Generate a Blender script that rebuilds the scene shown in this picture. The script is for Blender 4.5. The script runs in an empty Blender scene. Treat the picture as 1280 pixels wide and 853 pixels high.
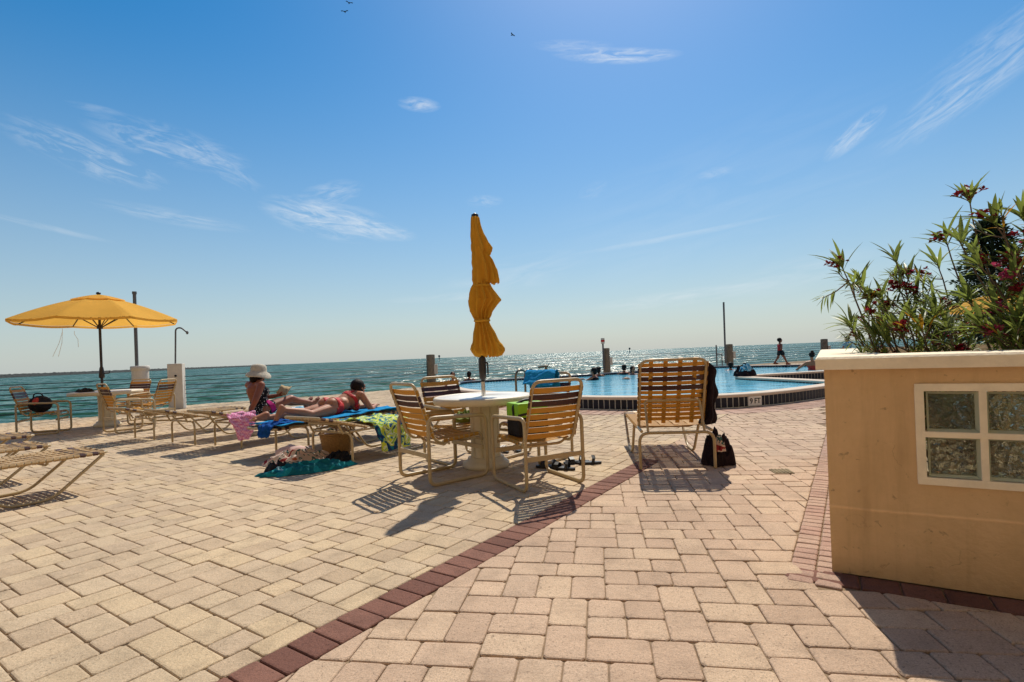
import bpy, bmesh, math, random
from mathutils import Vector, Matrix, noise
S = bpy.context.scene
C = S.collection
R = math.radians
# ------------------------------------------------------------------ camera
F_PX, CAM_H, ROLL, CY = 660.0, 1.12, R(2.336), 443.9
cam_d = bpy.data.cameras.new('camera'); cam = bpy.data.objects.new('camera', cam_d); C.objects.link(cam)
cam_d.sensor_width = 36.0; cam_d.lens = 36.0 * F_PX / 1280.0
cam_d.shift_y = (CY - 426.5) / 1280.0
cam_d.clip_start = 0.05; cam_d.clip_end = 60000
cam.location = (0, 0, CAM_H)
cam.rotation_euler = (Matrix.Rotation(R(90), 4, 'X') @ Matrix.Rotation(-ROLL, 4, 'Z')).to_euler()
S.camera = cam
# ------------------------------------------------------------------ sky and sun
SUN_EL, SUN_AZ = R(51.5), R(14.6)          # azimuth from +Y towards +X
SKY_STRENGTH, SUN_STRENGTH = 0.088, 3.9
W = bpy.data.worlds.new('World'); S.world = W; W.use_nodes = True
nt = W.node_tree; N = nt.nodes; Lk = nt.links
for n in list(N): N.remove(n)

def node(tree, typ, **kw):
    n = tree.nodes.new(typ)
    for k, v in kw.items():
        if k == 'inp':
            for kk, vv in v.items(): n.inputs[kk].default_value = vv
        else: setattr(n, k, v)
    return n

def wm(op, a, b=None, c=None, clamp=False, tree=None):
    tree = tree or nt
    n = tree.nodes.new('ShaderNodeMath'); n.operation = op; n.use_clamp = clamp
    for i, v in enumerate((a, b, c)):
        if v is None: continue
        if isinstance(v, (int, float)): n.inputs[i].default_value = v
        else: tree.links.new(v, n.inputs[i])
    return n.outputs[0]

sky = node(nt, 'ShaderNodeTexSky', sky_type='NISHITA', sun_disc=False, sun_elevation=SUN_EL, sun_rotation=SUN_AZ,
           altitude=0.0, air_density=1.0, dust_density=0.45, ozone_density=3.0)
tc = node(nt, 'ShaderNodeTexCoord')
sep = node(nt, 'ShaderNodeSeparateXYZ'); Lk.new(tc.outputs['Generated'], sep.inputs[0])
az = wm('ARCTAN2', sep.outputs[0], sep.outputs[1])
el = wm('ARCSINE', sep.outputs[2])

def dirpix(x, y):
    dx = (x - 640) / F_PX; dy = (CY - y) / F_PX
    r = math.cos(ROLL) * dx + math.sin(ROLL) * dy; u = math.cos(ROLL) * dy - math.sin(ROLL) * dx
    return math.atan2(r, 1), math.atan2(u, math.hypot(r, 1))

def cloud(x, y, half_len, half_wid, tilt_deg, amount, sx=3.0, sy=14.0, thr=0.42, seed=0.0, soft=0.34):
    """one wisp of cirrus: centre and half sizes in degrees of sky, rotated, torn by stretched noise"""
    a0, e0 = dirpix(x, y)
    hl, hw, t = R(half_len), R(half_wid), R(tilt_deg)
    da = wm('MULTIPLY', wm('SUBTRACT', az, a0), math.cos(e0)); de = wm('SUBTRACT', el, e0)
    u = wm('ADD', wm('MULTIPLY', da, math.cos(t)), wm('MULTIPLY', de, math.sin(t)))
    v = wm('SUBTRACT', wm('MULTIPLY', de, math.cos(t)), wm('MULTIPLY', da, math.sin(t)))
    un = wm('DIVIDE', u, hl); vn = wm('DIVIDE', v, hw)
    d = wm('ADD', wm('MULTIPLY', un, un), wm('MULTIPLY', vn, vn))
    fall = wm('SUBTRACT', 1.0, d, clamp=True)
    cmb = node(nt, 'ShaderNodeCombineXYZ')
    Lk.new(wm('MULTIPLY', u, sx * 10), cmb.inputs[0]); Lk.new(wm('MULTIPLY', v, sy * 10), cmb.inputs[1]); cmb.inputs[2].default_value = seed
    nz = node(nt, 'ShaderNodeTexNoise', inp={'Scale': 1.0, 'Detail': 7.0, 'Roughness': 0.62, 'Distortion': 0.9})
    Lk.new(cmb.outputs[0], nz.inputs['Vector'])
    s = wm('DIVIDE', wm('SUBTRACT', nz.outputs['Fac'], thr), soft, clamp=True)
    s = wm('MULTIPLY', wm('MULTIPLY', s, wm('POWER', fall, 1.1)), amount)
    return s

masks = [
    cloud(110, 195, 6.0, 1.7, -16, 0.50, 2.2, 9, .44, 1.0), cloud(215, 182, 6.5, 1.8, -8, 0.50, 2.2, 8, .43, 2.3), cloud(275, 205, 4.2, 1.5, -28, 0.35, 2.2, 8, .44, 2.9),
    cloud(415, 275, 7.0, 2.1, -10, 0.75, 1.7, 8, .40, 3.1), cloud(415, 242, 3.4, 1.3, 14, 0.40, 2.0, 9, .42, 3.9), cloud(475, 288, 4.0, 1.0, -10, .6, 2, 9, .42, 3.6),
    cloud(524, 131, 2.2, .75, -3, 0.55, 2.5, 8, .33, 4.0),
    cloud(770, 70, 6.2, .75, -8, 0.75, 2.0, 10, .38, 5.2), cloud(715, 58, 4.0, .6, -6, 0.30, 2.5, 12, .38, 5.7),
    cloud(1068, 168, 3.0, .95, 36, 0.60, 2.2, 8, .38, 6.1), cloud(1215, 105, 7.5, 1.9, 30, 0.50, 1.8, 9, .40, 7.4), cloud(1250, 40, 6, 1.0, 24, 0.22, 2, 10, .38, 7.9),
    cloud(220, 272, 6.5, .8, -6, 0.30, 1.6, 12, .38, 8.0), cloud(120, 136, 2.2, .35, 0, 0.18, 2, 10, .35, 8.5), cloud(60, 285, 5, .3, -10, 0.18, 2, 14, .3, 8.8),
    cloud(605, 252, 2.2, .7, 0, 0.35, 3, 9, .42, 9.1), cloud(895, 216, 1.8, .6, 4, 0.25, 3, 8, .38, 10.1), cloud(742, 238, 1.8, .9, 20, .16, 3, 8, .38, 10.6),
    cloud(840, 297, 11, .34, 5, 0.22, 1.0, 6, .30, 11.0), cloud(560, 372, 7, .5, 2, 0.22, 1.2, 10, .34, 12.0), cloud(850, 372, 10, .9, 4, 0.30, 1.0, 7, .36, 13.0),
    cloud(640, 345, 9, 2.2, 10, 0.22, 1.0, 5, .40, 14.0), cloud(990, 345, 8, 1.8, 8, 0.20, 1.0, 6, .40, 15.0), cloud(900, 250, 20, 8, 12, 0.10, .5, 3, .40, 16.0, .4),
]
tot = masks[0]
for m in masks[1:]: tot = wm('ADD', tot, m)
tot = wm('MINIMUM', tot, 0.92)
grade = node(nt, 'ShaderNodeHueSaturation', inp={'Hue': 0.492, 'Saturation': 1.48, 'Value': 1.06}); Lk.new(sky.outputs[0], grade.inputs['Color'])
# thin marine haze that veils the lowest few degrees of sky and softens the glare round the sun
hz = wm('POWER', wm('SUBTRACT', 1.0, wm('DIVIDE', wm('MAXIMUM', el, 0.0), R(37)), clamp=True), 1.9)
mixh = node(nt, 'ShaderNodeMix', data_type='RGBA'); mixh.inputs[7].default_value = (4.45, 5.0, 5.05, 1)
Lk.new(wm('MULTIPLY', hz, 0.86), mixh.inputs[0]); Lk.new(grade.outputs[0], mixh.inputs[6])
mixc = node(nt, 'ShaderNodeMix', data_type='RGBA'); mixc.inputs[7].default_value = (7.6, 8.0, 8.3, 1)
Lk.new(tot, mixc.inputs[0]); Lk.new(mixh.outputs[2], mixc.inputs[6])
bg = node(nt, 'ShaderNodeBackground', inp={'Strength': SKY_STRENGTH}); Lk.new(mixc.outputs[2], bg.inputs['Color'])
wo = node(nt, 'ShaderNodeOutputWorld'); Lk.new(bg.outputs[0], wo.inputs[0])

sd = bpy.data.lights.new('sun', 'SUN'); sd.energy = SUN_STRENGTH; sd.angle = R(0.55); sd.color = (1.0, 0.93, 0.80)
sun = bpy.data.objects.new('sun', sd); C.objects.link(sun)
SUNV = Vector((math.sin(SUN_AZ) * math.cos(SUN_EL), math.cos(SUN_AZ) * math.cos(SUN_EL), math.sin(SUN_EL)))
sun.rotation_euler = SUNV.to_track_quat('Z', 'Y').to_euler()
S.view_settings.view_transform = 'Standard'; S.view_settings.look = 'None'
S.view_settings.exposure = 0.32; S.view_settings.gamma = 1.0; S.view_settings.use_curve_mapping = False
S.render.engine = 'CYCLES'
S.cycles.max_bounces = 6; S.cycles.transparent_max_bounces = 8
S.cycles.sample_clamp_indirect = 6.0

# ------------------------------------------------------------------ helpers
def G(x, y, z=0.0):
    """ground position (or position at height z) seen at a point of the photograph"""
    dx = (x - 640) / F_PX; dy = (CY - y) / F_PX
    r = math.cos(ROLL) * dx + math.sin(ROLL) * dy; u = math.cos(ROLL) * dy - math.sin(ROLL) * dx
    t = (z - CAM_H) / u
    return Vector((r * t, t, z))

def D(x, y, depth):
    """position at a known distance from the camera"""
    dx = (x - 640) / F_PX; dy = (CY - y) / F_PX
    r = math.cos(ROLL) * dx + math.sin(ROLL) * dy; u = math.cos(ROLL) * dy - math.sin(ROLL) * dx
    return Vector((r * depth, depth, CAM_H + u * depth))

def V(*a): return Vector(a)

class MB:
    def __init__(s): s.v = []; s.f = []; s.sm = []
    def add(s, vs, fs, smooth=False):
        o = len(s.v); s.v += [tuple(v) for v in vs]
        for f in fs: s.f.append(tuple(i + o for i in f)); s.sm.append(smooth)
    def box(s, c, size, rot=None, bev=0.0):
        x, y, z = [k / 2 for k in size]
        M = rot if rot is not None else Matrix.Identity(3)
        c = Vector(c)
        if bev <= 0:
            vs = [c + M @ V(sx * x, sy * y, sz * z) for sx in (-1, 1) for sy in (-1, 1) for sz in (-1, 1)]
            s.add(vs, [(0, 1, 3, 2), (4, 6, 7, 5), (0, 4, 5, 1), (2, 3, 7, 6), (0, 2, 6, 4), (1, 5, 7, 3)])
        else:
            bm = bmesh.new(); bmesh.ops.create_cube(bm, size=1)
            for v in bm.verts: v.co = V(v.co.x * size[0], v.co.y * size[1], v.co.z * size[2])
            bmesh.ops.bevel(bm, geom=bm.edges[:], offset=bev, segments=2, affect='EDGES', profile=0.7)
            s.bm(bm, M, c)
    def bm(s, bm, M=None, c=None, smooth=False):
        bm.verts.index_update(); M = M if M is not None else Matrix.Identity(3); c = c if c is not None else V(0, 0, 0)
        s.add([c + M @ v.co for v in bm.verts], [tuple(v.index for v in f.verts) for f in bm.faces], smooth); bm.free()
    def tube(s, pts, r, seg=8, closed=False, flat=None):
        """tube of radius r (number or list) along pts; flat=(a,b) scales its section"""
        pts = [Vector(p) for p in pts]; n = len(pts)
        rs = r if isinstance(r, (list, tuple)) else [r] * n
        tang = []
        for i in range(n):
            a = pts[(i - 1) % n] if (closed or i > 0) else pts[i]; b = pts[(i + 1) % n] if (closed or i < n - 1) else pts[i]
            t = (b - a); tang.append(t.normalized() if t.length > 1e-9 else V(0, 0, 1))
        t0 = tang[0]; up = V(0, 0, 1) if abs(t0.z) < 0.9 else V(1, 0, 0)
        nrm = (up - t0 * up.dot(t0)).normalized(); vs = []; fs = []
        for i in range(n):
            nrm = nrm - tang[i] * nrm.dot(tang[i])
            nrm = nrm.normalized() if nrm.length > 1e-6 else V(1, 0, 0)
            bi = tang[i].cross(nrm)
            fa, fb = flat if flat else (1, 1)
            for k in range(seg):
                a = 2 * math.pi * k / seg
                vs.append(pts[i] + nrm * (math.cos(a) * rs[i] * fa) + bi * (math.sin(a) * rs[i] * fb))
        m = n if closed else n - 1
        for i in range(m):
            j = (i + 1) % n
            for k in range(seg):
                fs.append((i * seg + k, i * seg + (k + 1) % seg, j * seg + (k + 1) % seg, j * seg + k))
        s.add(vs, fs, True)
        if not closed:
            s.add(vs[:seg], [tuple(range(seg - 1, -1, -1))]); s.add(vs[-seg:], [tuple(range(seg))])
    def lathe(s, prof, seg=24, c=(0, 0, 0), M=None, smooth=True, cap=True):
        """prof: list of (radius, z) revolved about the vertical through c"""
        c = Vector(c); M = M if M is not None else Matrix.Identity(3); vs = []; fs = []
        for r, z in prof:
            for k in range(seg):
                a = 2 * math.pi * k / seg; vs.append(c + M @ V(r * math.cos(a), r * math.sin(a), z))
        for i in range(len(prof) - 1):
            for k in range(seg):
                fs.append((i * seg + k, i * seg + (k + 1) % seg, (i + 1) * seg + (k + 1) % seg, (i + 1) * seg + k))
        s.add(vs, fs, smooth)
        if cap:
            if prof[0][0] > 1e-4: s.add(vs[:seg], [tuple(range(seg - 1, -1, -1))])
            if prof[-1][0] > 1e-4: s.add(vs[-seg:], [tuple(range(seg))])
    def ball(s, c, r, seg=14, rings=9, M=None):
        """r may be a number or a triple"""
        rx, ry, rz = r if isinstance(r, (tuple, list)) else (r, r, r)
        c = Vector(c); M = M if M is not None else Matrix.Identity(3)
        vs = [c + M @ V(0, 0, -rz)]; fs = []
        for i in range(1, rings):
            ph = -math.pi / 2 + math.pi * i / rings
            for k in range(seg):
                a = 2 * math.pi * k / seg
                vs.append(c + M @ V(rx * math.cos(ph) * math.cos(a), ry * math.cos(ph) * math.sin(a), rz * math.sin(ph)))
        vs.append(c + M @ V(0, 0, rz)); top = len(vs) - 1
        for k in range(seg):
            fs.append((0, 1 + (k + 1) % seg, 1 + k)); b = 1 + (rings - 2) * seg; fs.append((top, b + k, b + (k + 1) % seg))
        for i in range(rings - 2):
            for k in range(seg):
                a = 1 + i * seg
                fs.append((a + k, a + (k + 1) % seg, a + seg + (k + 1) % seg, a + seg + k))
        s.add(vs, fs, True)
    def limb(s, a, ra, b, rb, seg=12):
        """tapered capsule"""
        a = Vector(a); b = Vector(b); d = (b - a).normalized()
        s.tube([a - d * ra * .95, a - d * ra * .6, a, a.lerp(b, .33), a.lerp(b, .67), b, b + d * rb * .6, b + d * rb * .95],
               [ra * .3, ra * .8, ra, ra * .67 + rb * .33, ra * .33 + rb * .67, rb, rb * .8, rb * .3], seg)
    def prism(s, poly, z0, z1):
        n = len(poly)
        s.add([(p[0], p[1], z0) for p in poly] + [(p[0], p[1], z1) for p in poly],
              [tuple(range(n - 1, -1, -1)), tuple(range(n, 2 * n))] + [(i, (i + 1) % n, n + (i + 1) % n, n + i) for i in range(n)])
    def strip(s, path, wdir, w, th):
        """flat band of width w (along wdir) and thickness th that follows path"""
        path = [Vector(p) for p in path]; wd = Vector(wdir).normalized(); n = len(path); vs = []
        for i in range(n):
            t = (path[min(i + 1, n - 1)] - path[max(i - 1, 0)]).normalized(); nn = t.cross(wd).normalized()
            for a, b in ((-.5, -.5), (.5, -.5), (.5, .5), (-.5, .5)): vs.append(path[i] + wd * (a * w) + nn * (b * th))
        fs = [(0, 1, 2, 3), tuple(4 * (n - 1) + k for k in (3, 2, 1, 0))]
        for i in range(n - 1):
            for k in range(4): fs.append((4 * i + k, 4 * i + 4 + k, 4 * i + 4 + (k + 1) % 4, 4 * i + (k + 1) % 4))
        s.add(vs, fs)
    def grid(s, fn, nu, nv, smooth=True, closed_u=False):
        vs = [fn(i / (nu if closed_u else nu - 1), j / (nv - 1)) for j in range(nv) for i in range(nu)]; fs = []
        for j in range(nv - 1):
            for i in range(nu if closed_u else nu - 1):
                k = (i + 1) % nu; fs.append((j * nu + i, j * nu + k, (j + 1) * nu + k, (j + 1) * nu + i))
        s.add(vs, fs, smooth)
    def build(s, name, m, parent=None, normals=True):
        me = bpy.data.meshes.new(name); me.from_pydata(s.v, [], s.f)
        me.polygons.foreach_set('use_smooth', s.sm)
        if normals:
            b = bmesh.new(); b.from_mesh(me); bmesh.ops.recalc_face_normals(b, faces=b.faces[:]); b.to_mesh(me); b.free()
        me.materials.append(m); me.update()
        o = bpy.data.objects.new(name, me); C.objects.link(o)
        if parent: o.parent = parent
        return o

def tag(o, label, cat, group=None):
    o['label'] = label; o['category'] = cat
    if group: o['group'] = group
    return o
def struct(o): o['kind'] = 'structure'; return o
def thing(name, label, cat, loc=(0, 0, 0), rz=0, group=None):
    o = bpy.data.objects.new(name, None); C.objects.link(o); o.location = loc; o.rotation_euler = (0, 0, rz)
    return tag(o, label, cat, group)
def copy_tree(o, parent=None):
    c = o.copy(); C.objects.link(c)
    if parent: c.parent = parent
    for ch in [k for k in C.objects if k.parent == o]: copy_tree(ch, c)
    return c
def rounded(pts, r, n=5, closed=False):
    pts = [Vector(p) for p in pts]; out = []; m = len(pts)
    for i, p in enumerate(pts):
        if not closed and i in (0, m - 1): out.append(p); continue
        a = pts[(i - 1) % m]; b = pts[(i + 1) % m]
        da = (a - p); db = (b - p); k = min(r, da.length * .49, db.length * .49)
        p0 = p + da.normalized() * k; p1 = p + db.normalized() * k
        for j in range(n + 1):
            t = j / n; out.append(p0 * (1 - t) ** 2 + p * 2 * t * (1 - t) + p1 * t ** 2)
    return out
def evaluated(o):
    dg = bpy.context.evaluated_depsgraph_get()
    return bpy.data.meshes.new_from_object(o.evaluated_get(dg))
def solid_body(name, mb, m, voxel=0.007, smooth=4, parent=None):
    """fuse overlapping closed shapes into one continuous skin"""
    o = mb.build(name, m, None)
    r = o.modifiers.new('fuse', 'REMESH'); r.mode = 'VOXEL'; r.voxel_size = voxel
    if smooth:
        q = o.modifiers.new('soft', 'SMOOTH'); q.factor = .5; q.iterations = smooth
    me = evaluated(o); o.modifiers.clear(); old = o.data; o.data = me; bpy.data.meshes.remove(old)
    me.name = name; me.polygons.foreach_set('use_smooth', [True] * len(me.polygons))
    if not me.materials: me.materials.append(m)
    if parent: o.parent = parent
    return o
def garment(name, body, pred, m, off=0.006):
    """cloth that lies on the body where pred(position) holds"""
    b = bmesh.new(); b.from_mesh(body.data)
    bmesh.ops.delete(b, geom=[f for f in b.faces if not pred(f.calc_center_median())], context='FACES')
    for v in b.verts: v.co += v.normal * off
    ext = bmesh.ops.solidify(b, geom=b.faces[:], thickness=off * .6)
    me = bpy.data.meshes.new(name); b.to_mesh(me); b.free()
    me.polygons.foreach_set('use_smooth', [True] * len(me.polygons)); me.materials.clear(); me.materials.append(m)
    o = bpy.data.objects.new(name, me); C.objects.link(o); o.parent = body
    return o
def subdivide_cloth(o, lv=1):
    q = o.modifiers.new('s', 'SUBSURF'); q.levels = lv; q.render_levels = lv; return o

# ------------------------------------------------------------------ materials
def mat(name, col, rough=.6, spec=.4, metal=0.0, vary=0.0, vscale=8.0, bump=0.0, bscale=60.0, col2=None, trans=0.0, island=0.0, coat=0.0):
    m = bpy.data.materials.new(name); m.use_nodes = True; t = m.node_tree; p = t.nodes['Principled BSDF']
    p.inputs['Base Color'].default_value = (*col, 1); p.inputs['Roughness'].default_value = rough
    p.inputs['Specular IOR Level'].default_value = spec; p.inputs['Metallic'].default_value = metal
    p.inputs['Coat Weight'].default_value = coat
    tcn = node(t, 'ShaderNodeTexCoord'); cur = None
    if vary or col2:
        nz = node(t, 'ShaderNodeTexNoise', inp={'Scale': vscale, 'Detail': 6.0, 'Roughness': .65}); t.links.new(tcn.outputs['Object'], nz.inputs['Vector'])
        mr = node(t, 'ShaderNodeMapRange', inp={'From Min': .3, 'From Max': .7}); t.links.new(nz.outputs['Fac'], mr.inputs['Value'])
        mx = node(t, 'ShaderNodeMix', data_type='RGBA')
        c2 = col2 or tuple(c * (1 - vary) for c in col); c1 = col if col2 else tuple(min(1, c * (1 + vary * .5)) for c in col)
        mx.inputs[6].default_value = (*c1, 1); mx.inputs[7].default_value = (*c2, 1); t.links.new(mr.outputs[0], mx.inputs[0]); cur = mx.outputs[2]
    if island:
        ge = node(t, 'ShaderNodeNewGeometry'); hs = node(t, 'ShaderNodeHueSaturation', inp={'Color': (*col, 1)})
        t.links.new(wm('ADD', wm('MULTIPLY', ge.outputs['Random Per Island'], 2 * island, tree=t), 1 - island, tree=t), hs.inputs['Value'])
        if cur: t.links.new(cur, hs.inputs['Color'])
        cur = hs.outputs[0]
    if cur: t.links.new(cur, p.inputs['Base Color'])
    if bump:
        nb = node(t, 'ShaderNodeTexNoise', inp={'Scale': bscale, 'Detail': 4.0}); t.links.new(tcn.outputs['Object'], nb.inputs['Vector'])
        bp = node(t, 'ShaderNodeBump', inp={'Strength': bump, 'Distance': .01}); t.links.new(nb.outputs['Fac'], bp.inputs['Height']); t.links.new(bp.outputs[0], p.inputs['Normal'])
    if trans:
        tr = node(t, 'ShaderNodeBsdfTranslucent', inp={'Color': (*col, 1)})
        if cur: t.links.new(cur, tr.inputs['Color'])
        ms = node(t, 'ShaderNodeMixShader', inp={'Fac': trans}); t.links.new(p.outputs[0], ms.inputs[1]); t.links.new(tr.outputs[0], ms.inputs[2])
        t.links.new(ms.outputs[0], t.nodes['Material Output'].inputs['Surface'])
    return m

def ramp_mat(name, stops, scale=6.0, rough=.85, kind='noise', detail=3.0, dist=1.5, const=True, bump=.3, trans=0.0):
    """printed cloth: flat colours laid out by a noise, wave or checker pattern"""
    m = bpy.data.materials.new(name); m.use_nodes = True; t = m.node_tree; p = t.nodes['Principled BSDF']
    p.inputs['Roughness'].default_value = rough; p.inputs['Specular IOR Level'].default_value = .2
    tcn = node(t, 'ShaderNodeTexCoord')
    if kind == 'noise': x = node(t, 'ShaderNodeTexNoise', inp={'Scale': scale, 'Detail': detail, 'Distortion': dist}); out = x.outputs['Fac']
    elif kind == 'wave': x = node(t, 'ShaderNodeTexWave', inp={'Scale': scale, 'Distortion': dist, 'Detail': 2.0}); out = x.outputs['Fac']
    elif kind == 'voronoi': x = node(t, 'ShaderNodeTexVoronoi', inp={'Scale': scale}); out = x.outputs['Distance']
    else: x = node(t, 'ShaderNodeTexChecker', inp={'Scale': scale}); out = x.outputs['Fac']
    t.links.new(tcn.outputs['Object'], x.inputs['Vector'])
    cr = node(t, 'ShaderNodeValToRGB'); cr.color_ramp.interpolation = 'CONSTANT' if const else 'LINEAR'
    e = cr.color_ramp.elements
    while len(e) < len(stops): e.new(.5)
    for k, (pos, c) in enumerate(stops): e[k].position = pos; e[k].color = (*c, 1)
    t.links.new(out, cr.inputs[0]); t.links.new(cr.outputs[0], p.inputs['Base Color'])
    nb = node(t, 'ShaderNodeTexNoise', inp={'Scale': 90.0}); t.links.new(tcn.outputs['Object'], nb.inputs['Vector'])
    bp = node(t, 'ShaderNodeBump', inp={'Strength': bump, 'Distance': .008}); t.links.new(nb.outputs['Fac'], bp.inputs['Height']); t.links.new(bp.outputs[0], p.inputs['Normal'])
    return m

def paver_mat(name, cols, rough=.88, pits=(.05, .95)):
    """tumbled concrete pavers: each block its own tint, fine aggregate, grey wear here and there"""
    m = bpy.data.materials.new(name); m.use_nodes = True; t = m.node_tree; p = t.nodes['Principled BSDF']
    p.inputs['Roughness'].default_value = rough; p.inputs['Specular IOR Level'].default_value = .2
    ge = node(t, 'ShaderNodeNewGeometry'); tcn = node(t, 'ShaderNodeTexCoord')
    cr = node(t, 'ShaderNodeValToRGB'); e = cr.color_ramp.elements
    while len(e) < len(cols): e.new(.5)
    for k, c in enumerate(cols): e[k].position = k / (len(cols) - 1); e[k].color = (*c, 1)
    t.links.new(ge.outputs['Random Per Island'], cr.inputs[0])
    wn = node(t, 'ShaderNodeTexNoise', inp={'Scale': 5.0, 'Detail': 8.0, 'Roughness': .7}); t.links.new(tcn.outputs['Object'], wn.inputs['Vector'])
    wr = node(t, 'ShaderNodeMapRange', inp={'From Min': .47, 'From Max': .72}); t.links.new(wn.outputs['Fac'], wr.inputs['Value'])
    mx = node(t, 'ShaderNodeMix', data_type='RGBA'); mx.inputs[7].default_value = (*[c * .62 for c in cols[0]], 1)
    t.links.new(wm('MULTIPLY', wr.outputs[0], .62, tree=t), mx.inputs[0]); t.links.new(cr.outputs[0], mx.inputs[6])
    pn = node(t, 'ShaderNodeTexNoise', inp={'Scale': 70.0, 'Detail': 5.0, 'Roughness': .75}); t.links.new(tcn.outputs['Object'], pn.inputs['Vector'])
    pr = node(t, 'ShaderNodeMapRange', inp={'From Min': .56, 'From Max': .66}); t.links.new(pn.outputs['Fac'], pr.inputs['Value'])
    pk = node(t, 'ShaderNodeTexNoise', inp={'Scale': 3.1, 'Detail': 3.0}); t.links.new(tcn.outputs['Object'], pk.inputs['Vector'])
    pq = node(t, 'ShaderNodeMapRange', inp={'From Min': .40, 'From Max': .62, 'To Min': pits[0], 'To Max': pits[1]}); t.links.new(pk.outputs['Fac'], pq.inputs['Value'])
    mp = node(t, 'ShaderNodeMix', data_type='RGBA'); mp.inputs[7].default_value = (*[c * .36 for c in cols[0]], 1)
    t.links.new(wm('MULTIPLY', pr.outputs[0], pq.outputs[0], tree=t), mp.inputs[0]); t.links.new(mx.outputs[2], mp.inputs[6]); mx = mp
    sp = node(t, 'ShaderNodeTexNoise', inp={'Scale': 160.0, 'Detail': 3.0, 'Roughness': .8}); t.links.new(tcn.outputs['Object'], sp.inputs['Vector'])
    sr = node(t, 'ShaderNodeMapRange', inp={'From Min': .32, 'From Max': .62, 'To Min': .66, 'To Max': 1.08}); t.links.new(sp.outputs['Fac'], sr.inputs['Value'])
    big = node(t, 'ShaderNodeTexNoise', inp={'Scale': .7, 'Detail': 4.0}); t.links.new(tcn.outputs['Object'], big.inputs['Vector'])
    br = node(t, 'ShaderNodeMapRange', inp={'From Min': .3, 'From Max': .7, 'To Min': .86, 'To Max': 1.08}); t.links.new(big.outputs['Fac'], br.inputs['Value'])
    hs = node(t, 'ShaderNodeHueSaturation'); t.links.new(mx.outputs[2], hs.inputs['Color'])
    t.links.new(wm('MULTIPLY', sr.outputs[0], br.outputs[0], tree=t), hs.inputs['Value']); t.links.new(hs.outputs[0], p.inputs['Base Color'])
    b1 = node(t, 'ShaderNodeTexNoise', inp={'Scale': 45.0, 'Detail': 6.0, 'Roughness': .7}); t.links.new(tcn.outputs['Object'], b1.inputs['Vector'])
    bp = node(t, 'ShaderNodeBump', inp={'Strength': .8, 'Distance': .008}); t.links.new(b1.outputs['Fac'], bp.inputs['Height']); t.links.new(bp.outputs[0], p.inputs['Normal'])
    return m

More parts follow.
